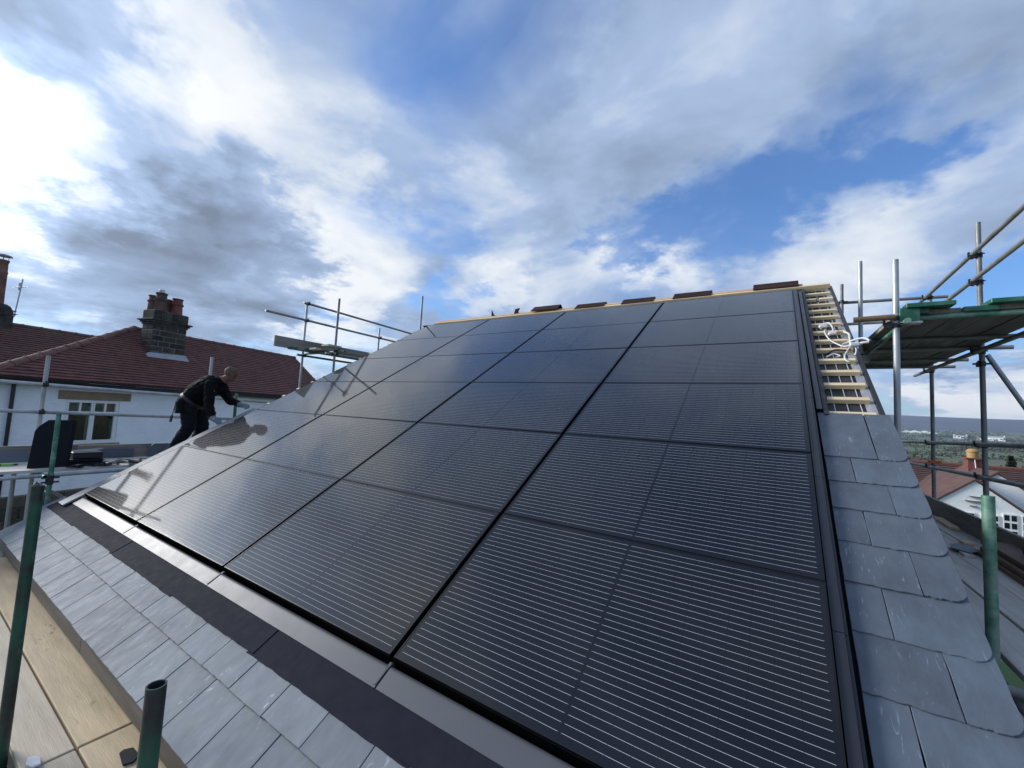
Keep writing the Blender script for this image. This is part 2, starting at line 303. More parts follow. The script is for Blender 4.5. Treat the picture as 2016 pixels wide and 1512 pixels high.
def glass_cells():
    m = bpy.data.materials.new('solar_glass'); m.use_nodes = True; nt = m.node_tree; L = nt.links.new
    b = nt.nodes['Principled BSDF']
    tc = nt.nodes.new('ShaderNodeTexCoord'); sp = nt.nodes.new('ShaderNodeSeparateXYZ'); L(tc.outputs['Object'], sp.inputs[0])
    def Mm(op, a, b_=None, c=None):
        n = nt.nodes.new('ShaderNodeMath'); n.operation = op
        for i, x in enumerate((a, b_, c)):
            if x is None: continue
            if isinstance(x, (int, float)): n.inputs[i].default_value = x
            else: L(x, n.inputs[i])
        return n.outputs[0]
    x, y = sp.outputs[0], sp.outputs[1]
    P = 0.0331; y0 = 0.0355
    fy = Mm('ABSOLUTE', Mm('SUBTRACT', Mm('FRACT', Mm('DIVIDE', Mm('ADD', Mm('SUBTRACT', y, y0), P / 2), P)), 0.5))   # 0 on a line
    line = Mm('MAXIMUM', Mm('SUBTRACT', 1.0, Mm('DIVIDE', fy, 0.00095 / P)), 0.0)
    line = Mm('MULTIPLY', line, Mm('GREATER_THAN', y, 0.022)); line = Mm('MULTIPLY', line, Mm('LESS_THAN', y, 1.031 - 0.022))
    ax = Mm('ABSOLUTE', Mm('SUBTRACT', x, 0.861))
    line = Mm('MULTIPLY', line, Mm('GREATER_THAN', ax, 0.0060)); line = Mm('MULTIPLY', line, Mm('LESS_THAN', ax, 0.836))
    fx = Mm('ABSOLUTE', Mm('SUBTRACT', Mm('FRACT', Mm('DIVIDE', Mm('SUBTRACT', ax, 0.0085), 0.0828)), 0.5))
    line = Mm('MULTIPLY', line, Mm('LESS_THAN', fx, 0.489))
    # cells: faint gaps between them
    gapx = Mm('GREATER_THAN', fx, 0.49)
    fyc = Mm('ABSOLUTE', Mm('SUBTRACT', Mm('FRACT', Mm('DIVIDE', Mm('SUBTRACT', y, 0.019), 0.1655)), 0.5))
    gap = Mm('MAXIMUM', Mm('MAXIMUM', gapx, Mm('GREATER_THAN', fyc, 0.4935)), Mm('LESS_THAN', ax, 0.0050))
    mp = nt.nodes.new('ShaderNodeMapping'); L(tc.outputs['Object'], mp.inputs[0]); mp.inputs['Scale'].default_value = (1, 1, 1)
    oi = nt.nodes.new('ShaderNodeObjectInfo')
    nz = nt.nodes.new('ShaderNodeTexNoise'); nz.inputs['Scale'].default_value = 3; nz.inputs['Detail'].default_value = 4; L(mp.outputs[0], nz.inputs['Vector'])
    def mix(f, a, c):
        n = nt.nodes.new('ShaderNodeMix'); n.data_type = 'RGBA'
        for i, q in ((0, f), (6, a), (7, c)):
            if isinstance(q, tuple): n.inputs[i].default_value = (*q, 1)
            else: L(q, n.inputs[i])
        return n.outputs[2]
    cell = mix(nz.outputs['Fac'], (0.0042, 0.0052, 0.0085), (0.0075, 0.0085, 0.0120))
    c = mix(gap, cell, (0.0045, 0.005, 0.007))
    c = mix(line, c, (0.70, 0.74, 0.77))
    L(c, b.inputs['Base Color'])
    b.inputs['Roughness'].default_value = 0.55; b.inputs['Specular IOR Level'].default_value = 0.05
    b.inputs['Coat Weight'].default_value = 1.0; b.inputs['Coat IOR'].default_value = 1.46
    # dust film and prismatic glass: the reflection is slightly spread
    n2 = nt.nodes.new('ShaderNodeTexNoise'); n2.inputs['Scale'].default_value = 1.7; n2.inputs['Detail'].default_value = 5
    va = nt.nodes.new('ShaderNodeVectorMath'); va.operation = 'ADD'; L(tc.outputs['Object'], va.inputs[0])
    cb = nt.nodes.new('ShaderNodeCombineXYZ'); L(Mm('MULTIPLY', oi.outputs['Random'], 40), cb.inputs[0]); L(cb.outputs[0], va.inputs[1]); L(va.outputs[0], n2.inputs['Vector'])
    mr = nt.nodes.new('ShaderNodeMapRange'); L(n2.outputs['Fac'], mr.inputs[0])
    for i, q in enumerate((0.3, 0.7, 0.035, 0.065)): mr.inputs[i + 1].default_value = q
    L(mr.outputs[0], b.inputs['Coat Roughness'])
    return m
M_CELL = glass_cells()
def clear_glass():
    m = bpy.data.materials.new('clear_pane'); m.use_nodes = True; nt = m.node_tree; nt.nodes.clear()
    t = nt.nodes.new('ShaderNodeBsdfTransparent'); t.inputs[0].default_value = (0.82, 0.90, 0.86, 1)
    g_ = nt.nodes.new('ShaderNodeBsdfGlossy'); g_.inputs['Roughness'].default_value = 0.02
    f = nt.nodes.new('ShaderNodeFresnel'); f.inputs[0].default_value = 1.6
    mx = nt.nodes.new('ShaderNodeMixShader'); o_ = nt.nodes.new('ShaderNodeOutputMaterial')
    nt.links.new(f.outputs[0], mx.inputs[0]); nt.links.new(t.outputs[0], mx.inputs[1]); nt.links.new(g_.outputs[0], mx.inputs[2]); nt.links.new(mx.outputs[0], o_.inputs[0])
    return m
M_GLASS = clear_glass()
M_CURT = mat('drawn_curtain', (0.055, 0.075, 0.055), 0.9, var=0.7, vscale=5, stretch=(3, 3, 0.8))

# ================================================================== setting: ground, hills
def el_h(r):
    pts = [(0, -3.6), (14, -3.7), (40, -5.5), (110, -10), (250, -15), (450, -18), (800, -19), (1300, -15), (1900, -5), (2600, 9), (3300, 33), (3700, 50)]
    for (a, b), (c, d) in zip(pts, pts[1:]):
        if r <= c:
            t = (r - a) / (c - a); return b + (d - b) * t
    return 50
def polar(name, radii, hf, mat_, na=180):
    vs = []; fs = []
    for r in radii:
        for i in range(na):
            a = 2 * PI * i / na; vs.append((CAM.x + r * math.sin(a), CAM.y + r * math.cos(a), hf(r, a)))
    for k in range(len(radii) - 1):
        for i in range(na):
            j = (i + 1) % na; fs.append((k * na + i, k * na + j, (k + 1) * na + j, (k + 1) * na + i))
    me = bpy.data.meshes.new(name); me.from_pydata(vs, [], fs); me.materials.append(mat_)
    me.polygons.foreach_set('use_smooth', [True] * len(me.polygons))
    return tag(link(name, me), kind='structure')
def field_mat():
    m = mat('fields', (0.085, 0.15, 0.050), 0.95, var=0.3, vscale=0.004, col2=(0.10, 0.10, 0.055), mixscale=0.006, mixlo=0.45, mixhi=0.55, coords='Object')
    return m
def wav(r, a): return math.sin(a * 5 + r * 0.004) * 0.5 + math.sin(a * 13 + 1.3 + r * 0.002) * 0.3
polar('ground', [0.5, 6, 14, 22, 40, 70, 110, 170, 250, 350, 450, 620, 800, 1050, 1300, 1600, 1900, 2250, 2600, 2950, 3300, 3700],
      lambda r, a: el_h(r) + (wav(r, a) * r * 0.0016 if r > 100 else 0), field_mat())
polar('yard', [0.5, 4, 8, 12, 15.5], lambda r, a: el_h(r) + 0.02, mat('gravel_yard', (0.27, 0.25, 0.22), 0.95, var=0.3, vscale=1.5, bump=0.01, bscale=30), na=60)
M_MOOR = mat('moorland', (0.060, 0.054, 0.080), 0.95, var=0.25, vscale=0.003, col2=(0.040, 0.042, 0.060), mixscale=0.0024, mixlo=0.44, mixhi=0.58, stretch=(1, 1, 6))
def moor_h(r, a):
    top = 1.187 + 5600 * math.tan(R(1.72 + 0.35 * math.sin(a * 2.2 + 1.55) + 0.05 * math.sin(a * 17)))
    t = min(1, max(0, (r - 3500) / 2100)); t = t * t * (3 - 2 * t)
    return 38 + (top - 38) * t + wav(r, a) * 3 * t
polar('hills', [3450, 3700, 4000, 4300, 4600, 4900, 5200, 5600, 6200, 8000], lambda r, a: moor_h(r, a), M_MOOR, na=360)

# ================================================================== our house and its roof
EAVE_S, RIDGE_S = -0.70, 6.62
house = empty('house', (3.5, 3.0, -3.6), 'house under the solar array, its half-finished slate roof still open beside the panels', 'house')
# walls
w = MB(); yb = RP(0, RIDGE_S).y
w.box((-0.30, -0.38, -3.9), (7.25, 2 * yb + 0.38, -0.47))
w.build('wall', M_STONEB, house)
g = MB()
for x0, x1 in ((-0.295, -0.05), (7.0, 7.245)):
    g.prism([(-0.37, -0.5), (2 * yb + 0.37, -0.5), (yb, RP(0, RIDGE_S, -0.30).z)], x0, x1, tf=lambda a, b, c: (c, a, b))
g.build('gable_wall', M_STONEB, house)
# membrane sheet = the roof covering that carries slates, battens and flashings
mem = MB()
def grid_roof(mb, x0, x1, s0, s1, n, nx, ns, amp, m=0):
    vs = []; fs = []
    for j in range(ns + 1):
        for i in range(nx + 1):
            vs.append(RP(x0 + (x1 - x0) * i / nx, s0 + (s1 - s0) * j / ns, n + random.uniform(-amp, amp)))
    for j in range(ns):
        for i in range(nx):
            a = j * (nx + 1) + i; fs.append((a, a + 1, a + nx + 2, a + nx + 1))
    mb.add(vs, fs, m)
grid_roof(mem, -0.46, 7.0, EAVE_S + 0.03, RIDGE_S, -0.135, 2, 2, 0)
grid_roof(mem, 7.0, 7.40, EAVE_S + 0.03, RIDGE_S, -0.128, 6, 60, 0.006)
roof = mem.build('roof_covering', M_MEMB, house)
back = MB()   # back slope
def BP(x, s, n):
    p = RP(x, s, n); return V((p.x, 2 * yb - p.y, p.z))
back.add([BP(-0.46, RIDGE_S, -0.135), BP(7.43, RIDGE_S, -0.135), BP(7.43, -0.7, -0.135), BP(-0.46, -0.7, -0.135)], [(0, 1, 2, 3)])
back.build('back_slope', M_MEMB, house)
# timber deck under the membrane edge, pale strip and dark barge edge at the verge
e = MB(); grid_roof(e, 7.372, 7.432, 2.60, RIDGE_S, -0.118, 2, 50, 0.003); e.build('pale_membrane_strip', M_MEMBL, roof)
e = MB(); e.box((7.434, EAVE_S + 0.02, -0.30), (7.462, RIDGE_S + 0.02, -0.098), tf=lambda a, b, c: RP(a, b, c)); e.build('barge_board', M_BLACKP, roof)
e = MB(); e.box((-0.47, EAVE_S + 0.02, -0.30), (-0.445, RIDGE_S, -0.14), tf=lambda a, b, c: RP(a, b, c)); e.build('barge_board', M_BLACKP, roof)
# printed lines on the exposed membrane
for xx in (7.185, 7.265, 7.345):
    e = MB(); k = 0; s = 2.80
    while s < 6.45:
        e.box((xx - 0.003, s, -0.121), (xx + 0.003, s + 0.20, -0.1195), tf=lambda a, b, c: RP(a, b, c)); s += 0.2667
    e.build('membrane_print', M_PRINT, roof)
# fascia and gutter-less eaves
fz0, fz1 = -0.565, -0.425
for a, b in ((-0.47, 2.88), (2.885, 7.46)):
    e = MB(); e.box((a, -0.545, fz0), (b, -0.523, fz1)); e.build('fascia_board', M_FASCIA, house, bevel=0.003)
e = MB(); e.box((-0.45, -0.52, -0.575), (7.44, -0.36, -0.555)); e.build('soffit', M_FASCIA, house)

# --- slates
def slate_mesh(wd, ln, name, chamfer=0.0, mat_=M_SLATE, jag=0.0032):
    """lower edge at y=0, runs up to y=ln; chamfer cuts the lower right corner"""
    pts = []
    nb = 10
    xr = wd - chamfer
    for i in range(nb + 1):
        pts.append((xr * i / nb, random.uniform(-jag, jag) * (0 if i in (0, nb) and chamfer == 0 else 1)))
    if chamfer:
        for k in range(1, 5):
            t = k / 5 * PI / 2
            pts.append((xr + chamfer * math.sin(t), chamfer * 1.25 * (1 - math.cos(t))))
        pts.append((wd, chamfer * 1.25))
    for i in range(1, 4): pts.append((wd + random.uniform(-jag, jag) * 0.6, max(chamfer * 1.3, 0) + (ln - chamfer * 1.3) * i / 4))
    pts.append((wd, ln)); pts.append((0, ln))
    for i in range(1, 4): pts.append((random.uniform(-jag, jag) * 0.6, ln * (1 - i / 4)))
    mb = MB(); n = len(pts); t = 0.0075
    top = [(x, y, 0) for x, y in pts]; inn = [(x + (wd / 2 - x) * 0.012, y + (ln / 2 - y) * 0.012, 0.0) for x, y in pts]
    t = 0.0095
    vs = [(x, y, -t) for x, y in pts] + [(x, y, -0.0018) for x, y in pts] + inn
    fs = [tuple(range(n - 1, -1, -1))] + [(i, (i + 1) % n, n + (i + 1) % n, n + i) for i in range(n)]
    fs += [(n + i, n + (i + 1) % n, 2 * n + (i + 1) % n, 2 * n + i) for i in range(n)] + [tuple(range(2 * n, 3 * n))]
    mb.add(vs, fs); return mb.mesh(name, mat_)
def put_slate(me, x, s, n, tilt=0.0, yaw=0.0):
    o = bpy.data.objects.new('slate', me); COL.objects.link(o)
    o.parent = roof
    o.location = RP(x, s, n); o.rotation_euler = Euler((A - tilt, random.uniform(-0.003, 0.003), yaw), 'XYZ')
    o.rotation_euler = (Matrix.Rotation(A, 3, 'X') @ Euler((-tilt, random.uniform(-0.003, 0.003), yaw)).to_matrix()).to_euler()
    return o
PW = 0.3125
ev = [slate_mesh(PW - 0.0050, 0.34, 'slate', 0, M_SLATELIT, 0.0014) for _ in range(8)]
tl = 0.030
for row, (s0, x_ref, nn) in enumerate(((EAVE_S, 4.968, -0.052), (-0.44, 5.118, -0.044))):
    k0 = int(math.floor((x_ref + 0.55) / PW)); x = x_ref - k0 * PW
    while x < 7.44:
        wv = PW
        me = ev[random.randrange(8)]
        if x + PW > 7.45:
            me = slate_mesh(7.45 - x, 0.34, 'slate', 0, M_SLATELIT)
        put_slate(me, x + 0.002, s0 + random.uniform(-0.002, 0.002), nn + random.uniform(-0.001, 0.001), tl, random.uniform(-0.004, 0.004))
        x += PW
# slate-and-a-half verge strip on the right of the array
low = [2.142, 1.88, 1.635, 1.38, 1.122, 0.866, 0.613, 0.36, 0.105, -0.15]
XL, XR = 7.062, 7.468
for i, s0 in enumerate(low):
    xj = 7.325 if i % 2 == 0 else 7.192
    ln = 0.596 if i == 0 else 0.33
    nn = -0.050
    put_slate(slate_mesh(xj - XL - 0.002, ln, 'slate'), XL, s0, nn + random.uniform(-0.0015, 0.0015), 0.030 if i else 0.018, random.uniform(-0.004, 0.004))
    put_slate(slate_mesh(XR - xj - 0.002, ln, 'slate', chamfer=0.058), xj + 0.002, s0 + random.uniform(-0.004, 0.004), nn + random.uniform(-0.0015, 0.0015), 0.030 if i else 0.018, random.uniform(-0.006, 0.006))
# --- battens
bs = [2.775, 3.021, 3.286, 3.555, 3.823, 4.098, 4.348, 4.622, 4.891, 5.165, 5.425, 5.69, 5.96, 6.235, 6.50]
for i, s in enumerate(bs):
    e = MB(); xr = 7.415 + random.uniform(-0.012, 0.006)
    segs = [(7.135, xr)] if i != 12 else [(7.135, 7.245), (7.275, xr)]
    for a, b in segs:
        e = MB(); e.box((a, s - 0.025, -0.118), (b, s + 0.025, -0.080), tf=lambda p, q, c: RP(p, q + (p - 7.14) * random.uniform(-0.004, 0.004), c))
        e.build('batten', M_PINE, roof, bevel=0.002)
s = 2.45
while s < 6.4:
    e = MB(); e.box((-0.40 + random.uniform(-0.03, 0.0), s - 0.02, -0.134), (-0.02, s + 0.02, -0.092), tf=RP); e.build('batten', M_PINE, roof, bevel=0.002); s += 0.285
# ridge timber
e = MB(); e.box((-0.05, 6.47, -0.085), (5.2, 6.53, -0.028), tf=RP); e.build('ridge_batten', M_PINE, roof, bevel=0.003)
e = MB(); e.box((5.205, 6.47, -0.085), (7.43, 6.53, -0.026), tf=RP); e.build('ridge_batten', M_PINE, roof, bevel=0.003)
e = MB(); e.box((0.0, 6.532, -0.09), (7.12, 6.60, -0.016), tf=RP); e.build('ridge_board', M_ORANGE, roof, bevel=0.003)
e = MB(); e.box((-0.02, 6.245, -0.12), (7.13, 6.465, -0.06), tf=RP); e.build('top_flashing', M_GASKET, roof)

# --- flashings round the array
def profile_x(mb, prof, x0, x1, nx=1):
    n = len(prof); vs = []; fs = []
    for i in range(nx + 1):
        x = x0 + (x1 - x0) * i / nx; vs += [RP(x, s_, n_) for s_, n_ in prof]
    for i in range(nx):
        for k in range(n - 1): fs.append((i * n + k, (i + 1) * n + k, (i + 1) * n + k + 1, i * n + k + 1))
    mb.add(vs, fs)
def bendprof(o=0.0):
    p = [(-0.128, -0.050 + o), (-0.1275, -0.0425 + o), (-0.044, -0.0400 + o)]
    for k in range(7):
        t = k / 6 * R(105); p.append((-0.035 + 0.018 * math.sin(t), -0.0570 + 0.018 * math.cos(t) + o))
    p += [(-0.0175, -0.105), (0.03, -0.11)]
    return p
for c in range(4):
    x0, x1 = c * 1.75 - (0.16 if c == 0 else -0.001), (c + 1) * 1.75 - 0.004 + (0.06 if c == 3 else 0)
    mb = MB(); profile_x(mb, bendprof(0.0), x0 + 0.004, x1, 1)
    o = mb.build('flashing_tray', M_TRAY, roof, auto=R(40))
M_SLOTSHADE = mat('matt_black_slot_shade', (0.004, 0.004, 0.0045), 0.95, spec=0.0)
for c in range(4):                                         # added black strip standing in for shade in the open slot
    mb = MB(); mb.box((c * 1.75 + 0.010, -0.006, -0.104), ((c + 1) * 1.75 - 0.010, 0.0015, -0.001), tf=RP); mb.box((c * 1.75 + 0.010, -0.0165, -0.1038), ((c + 1) * 1.75 - 0.010, -0.0065, -0.072), tf=RP)
    mb.build('slot_shade', M_SLOTSHADE, roof)
for c in (1, 2, 3):                                        # raised lap at each joint
    mb = MB(); x = c * 1.75 - 0.014
    mb.box((x - 0.010, -0.118, -0.052), (x + 0.010, -0.036, -0.038), tf=RP); mb.box((x - 0.010, -0.036, -0.09), (x + 0.010, 0.0, -0.042), tf=RP)
    mb.build('tray_lap', M_TRAY, roof, bevel=0.003)
xs = [-0.33, 0.78, 2.02, 3.30, 4.42, 5.62, 7.10]
for i in range(6):                                          # dressed flexible flashing, lapped
    x0, x1 = xs[i] - 0.05, xs[i + 1]
    nx, ns = 44, 9; vs = []; fs = []; ph = random.uniform(0, 6)
    for k in range(nx + 1):
        x = x0 + (x1 - x0) * k / nx
        s_lo = -0.284 + 0.002 * math.sin(x * 5 + ph) + 0.001 * math.sin(x * 31 + ph) + random.uniform(-0.0015, 0.0015) + (0.005 if i % 2 else -0.003)
        for j in range(ns + 1):
            s_ = s_lo + (-0.105 - s_lo) * j / ns
            nn = -0.0450 + 0.0042 * (i % 2) - 0.0050 * j / ns + 0.0004 * math.sin(x * 37 + ph) * (1 - j / ns)
            vs.append(RP(x, s_, nn))
    for k in range(nx):
        for j in range(ns):
            a = k * (ns + 1) + j; fs.append((a, a + ns + 1, a + ns + 2, a + 1))
    mb = MB(); mb.add(vs, fs); o = mb.build('flexible_flashing', M_LEAD, roof)
    sol = o.modifiers.new('thickness', 'SOLIDIFY'); sol.thickness = 0.003; sol.offset = -1
# right-hand trays (one per row) with two ribs and a foam strip
def profile_s(mb, prof, s0, s1):
    n = len(prof); vs = [RP(x, s0, n_) for x, n_ in prof] + [RP(x, s1, n_) for x, n_ in prof]
    mb.add(vs, [(k, k + 1, n + k + 1, n + k) for k in range(n - 1)])
ss = [-0.12, 0.80, 1.835, 2.742, 2.87, 3.905, 4.94, 5.975, 6.25]
for i in range(8):
    prof = [(6.985, -0.06), (6.992, -0.010), (7.030, -0.008), (7.034, -0.016), (7.0425, -0.016), (7.0445, -0.08), (7.056, -0.085), (7.058, -0.035), (7.092, -0.034), (7.094, -0.080)]
    if i < 3: prof = prof[:7] + [(7.07, -0.09), (7.10, -0.09)]
    mb = MB(); profile_s(mb, prof, ss[i] + (0.0015 if i != 3 else 0.0002), ss[i + 1] - (0.0015 if i != 2 else 0.0))
    o = mb.build('side_tray', M_TRAYK, roof); sol = o.modifiers.new('thickness', 'SOLIDIFY'); sol.thickness = 0.002; sol.offset = -1
mb = MB()
nseg = 46; vs = []; fs = []
for k in range(nseg + 1):
    s_ = 2.70 + (6.42 - 2.70) * k / nseg; wob = random.uniform(-0.006, 0.006)
    for x, n_ in ((7.098, -0.11), (7.100, -0.052 + wob * 0.5), (7.122 + wob, -0.050), (7.136 + wob, -0.075), (7.138 + wob, -0.12)): vs.append(RP(x, s_, n_))
for k in range(nseg):
    for j in range(4): a = k * 5 + j; fs.append((a, a + 1, a + 6, a + 5))
mb.add(vs, fs); mb.build('foam_strip', M_MEMB, roof)
# left-hand trims (upper ones not fixed yet)
ts = [-0.20, 0.36, 0.80, 1.10, 1.52, 2.20]
for i in range(5):
    mb = MB(); profile_s(mb, [(-0.235, -0.075), (-0.228, -0.020), (-0.215, -0.012), (-0.030, -0.016), (-0.020, -0.03)], ts[i] + 0.002, ts[i + 1] - 0.002)
    o = mb.build('edge_trim', M_TRIM, roof, bevel=0); sol = o.modifiers.new('thickness', 'SOLIDIFY'); sol.thickness = 0.003; sol.offset = -1
mb = MB(); mb.box((-0.032, 2.2, -0.12), (-0.008, 6.25, -0.02), tf=RP); mb.build('edge_channel', M_GASKET, roof)
# loose ridge tiles waiting along the ridge
zr = RP(0, 6.62, -0.05).z
posn = ['leftmost', 'second', 'middle', 'fourth', 'largest looking']
for i, (a, b, hgt) in enumerate(((2.60, 3.20, 0.085), (3.56, 4.14, 0.040), (4.46, 5.02, 0.040), (5.34, 5.92, 0.046), (6.50, 7.07, 0.056))):
    mb = MB(); yy = yb + 0.05
    zt = RP(0, 6.62, 0.02).z + hgt - 0.02
    sl = 0.75
    for sgn in (1, -1):
        q = [(a, yy, zt), (b, yy, zt - 0.004), (b, yy - sgn * 0.16, zt - 0.16 * sl), (a, yy - sgn * 0.16, zt - 0.16 * sl)]
        lo = [(x, y, z - 0.018) for x, y, z in q]
        mb.hexa([V(p) for p in (lo if sgn > 0 else lo)] + [V(p) for p in q])
    o = mb.build('ridge_tile', M_BRIDGE)
    tag(o, ['brown ridge tile on the ridge nearest the dark tile shards, tilted up', 'brown ridge tile on the ridge, second of five counting from the shards',
            'brown ridge tile on the ridge, middle one of the five', 'brown ridge tile on the ridge, second of five counting from the battened verge',
            'brown ridge tile on the ridge closest to the battened verge'][i], 'ridge tile', 'loose ridge tiles along the ridge')
for i, (x, hh, lab) in enumerate(((1.58, 0.12, 'thin pointed dark tile shard sticking up from the ridge'), (2.16, 0.11, 'blocky dark tile shard sticking up from the ridge'))):
    mb = MB(); z0 = RP(0, 6.55, 0).z - 0.03
    if i == 0: mb.prism([(0, 0), (0.13, 0), (0.06, 0.05), (0.0, hh + 0.03)], 0, 0.02, tf=lambda a, b, c: (x + a, yb - 0.05 + c, z0 + b))
    else: mb.prism([(0, 0), (0.12, 0), (0.09, 0.04), (0.13, hh), (0.03, hh - 0.01)], 0, 0.03, tf=lambda a, b, c: (x + a, yb - 0.05 + c, z0 + 0.02 + b))
    tag(mb.build('tile_shard', M_BRIDGE), lab, 'tile shard')

# ================================================================== solar panels
PWD, PHT = 1.722, 1.0335
mb = MB(); mb.box((0.0, 0.0, -0.004), (PWD, PHT, 0.0)); glass_me = mb.mesh('glass', M_CELL)
mb = MB(); fw = 0.006; zt = 0.0015
for lo, hi in (((0, 0, -0.035), (PWD, fw, zt)), ((0, PHT - fw, -0.035), (PWD, PHT, zt)), ((0, fw, -0.035), (fw, PHT - fw, zt)), ((PWD - fw, fw, -0.035), (PWD, PHT - fw, zt))): mb.box(lo, hi)
frame_me = mb.mesh('frame', M_FRAME)
mb = MB(); mb.box((fw, fw, -0.008), (PWD - fw, PHT - fw, -0.0045)); back_me = mb.mesh('backsheet', M_GASKET)
rows = ['bottom', 'second', 'third', 'fourth', 'fifth', 'top']; cols = ['leftmost', 'second', 'third', 'rightmost']
PS = 1.03915
for r in range(6):
    for c in range(4):
        t = empty('solar_panel', RP(c * 1.75 + 0.014, r * PS + 0.0028, 0), 'black solar panel in the %s row%s, %s column' % (rows[r], '' if r in (0, 5) else ' up', cols[c] if c in (0, 3) else cols[c] + ' from the left'), 'solar panel', 'black solar panels on the roof')
        dn = random.uniform(-0.0008, 0.0008); tx, ty = random.uniform(-0.0012, 0.0012), random.uniform(-0.0012, 0.0012)
        t.rotation_euler = (Matrix.Rotation(A, 3, 'X') @ Euler((tx, ty, 0)).to_matrix()).to_euler()
        for nm, me in (('glass', glass_me), ('frame', frame_me), ('backsheet', back_me)):
            o = bpy.data.objects.new(nm, me); COL.objects.link(o); o.parent = t
            if nm == 'glass': o.location = (0, 0, 0.0)

# ================================================================== scaffolding
TR = 0.0242
def tube(name, a, b, m, parent, hollow=False, r=TR, seg=16, label=None):
    mb = MB(); mb.tube(a, b, r, seg, hollow=0.004 if hollow else 0)
    o = mb.build(name, m, parent, auto=R(40))
    if label: o['label'] = label
    return o
def coupler_mesh():
    mb = MB()
    mb.tube((0, 0, -0.028), (0, 0, 0.028), TR + 0.007, 14); mb.tube((-0.03, 0.052, 0), (0.03, 0.052, 0), TR + 0.007, 14)
    mb.box((-0.022, 0.012, -0.022), (0.022, 0.045, 0.022))
    mb.box((0.026, -0.012, -0.010), (0.078, 0.004, 0.010)); mb.box((-0.078, -0.012, -0.010), (-0.026, 0.004, 0.010))
    mb.tube((0.06, -0.03, 0), (0.06, 0.02, 0), 0.007, 8); mb.tube((-0.06, -0.03, 0), (-0.06, 0.02, 0), 0.007, 8)
    mb.box((-0.012, 0.075, 0.0), (0.012, 0.092, 0.05))
    return mb.mesh('coupler', M_COUP)
COUP = coupler_mesh()
def coupler(p, rz, parent, rx=0.0):
    o = link('coupler', COUP, parent); o.location = p; o.rotation_euler = (rx, 0, rz); return o

# --- front scaffold along the eaves
DF = -0.60
fs_ = empty('front_scaffold', (4.5, -0.95, -3.6), 'green and steel tube scaffold standards in front of the eaves, bottom corner', 'scaffold')
YF = -0.95
tube('standard', (3.60, YF, -3.6), (3.60, YF, 0.692), M_GREEND, fs_, True, seg=28)
tube('standard', (5.325, YF, -3.6), (5.325, YF, 0.372), M_GREEND, fs_, True, seg=28)
tube('standard', (1.70, YF, -3.6), (1.70, YF, DF - 0.08), M_GALVD, fs_)
tube('standard', (7.05, YF, -3.6), (7.05, YF, DF - 0.08), M_GALVD, fs_)
tube('ledger', (-0.9, YF - 0.055, DF - 0.115), (7.9, YF - 0.055, DF - 0.115), M_GALVD, fs_)
for x in (0.3, 1.6, 2.9, 4.2, 5.5, 6.8):
    tube('transom', (x, -2.2, DF - 0.064), (x, -0.38, DF - 0.064), M_GALVD, fs_)
for x in (3.60, 5.325): coupler((x, YF, DF - 0.115), PI, fs_)
def board(name, x0, x1, y0, y1, z1, m, label, cat, group, parent=None, th=0.038, band=None):
    mb = MB(); mb.box((x0, y0, z1 - th), (x1, y1, z1))
    o = mb.build(name, m, parent, bevel=0.004)
    if label: tag(o, label, cat, group)
    return o
fb = 'walkway boards along the eaves'
XJ = 3.845
board('scaffold_board', -0.05, XJ - 0.004, -0.732, -0.507, DF, M_BOARD, 'yellowish scaffold board tight under the fascia, far length', 'scaffold board', fb)
board('scaffold_board', XJ + 0.006, 7.75, -0.732, -0.507, DF - 0.003, M_BOARD, 'near scaffold board under the fascia beside the stub of green tube', 'scaffold board', fb)
board('scaffold_board', -0.05, XJ - 0.006, -0.918, -0.742, DF - 0.002, M_BOARD2, 'greyer scaffold board second out from the fascia, behind the tall green standard', 'scaffold board', fb)
board('scaffold_board', XJ + 0.004, 7.75, -0.918, -0.742, DF - 0.004, M_BOARD2, 'greyer scaffold board in the very bottom corner, second out from the fascia', 'scaffold board', fb)
for i in range(4):
    y1 = -0.985 - i * 0.232
    board('scaffold_board', -0.05, 7.75, y1 - 0.225, y1, DF - 0.002, M_BOARD2, 'grey walkway board %s out from the green standards, past the photo edge' % ('first', 'second', 'third', 'fourth')[i], 'scaffold board', fb)
# small things lying on it
mb = MB(); mb.prism([(0, 0), (0.10, -0.012), (0.115, 0.02), (0.09, 0.052), (0.01, 0.05), (-0.01, 0.02)], 0, 0.007, tf=lambda a, b, c: (4.06 + a, -0.63 + b, DF + 0.001 + c))
tag(mb.build('slate_offcut', M_DSLATE), 'small dark slate offcut on the walkway beside the green stub', 'slate offcut')
mb = MB(); mb.prism([(0, 0), (0.05, -0.012), (0.095, 0.004), (0.10, 0.03), (0.05, 0.038), (0.008, 0.025)], 0, 0.012, tf=lambda a, b, c: (3.76 + a, -0.89 + b, DF + c))
tag(mb.build('white_scrap', M_WHITE, bevel=0.003), 'white plastic scrap on the boards at the foot of the tall standard', 'scrap')

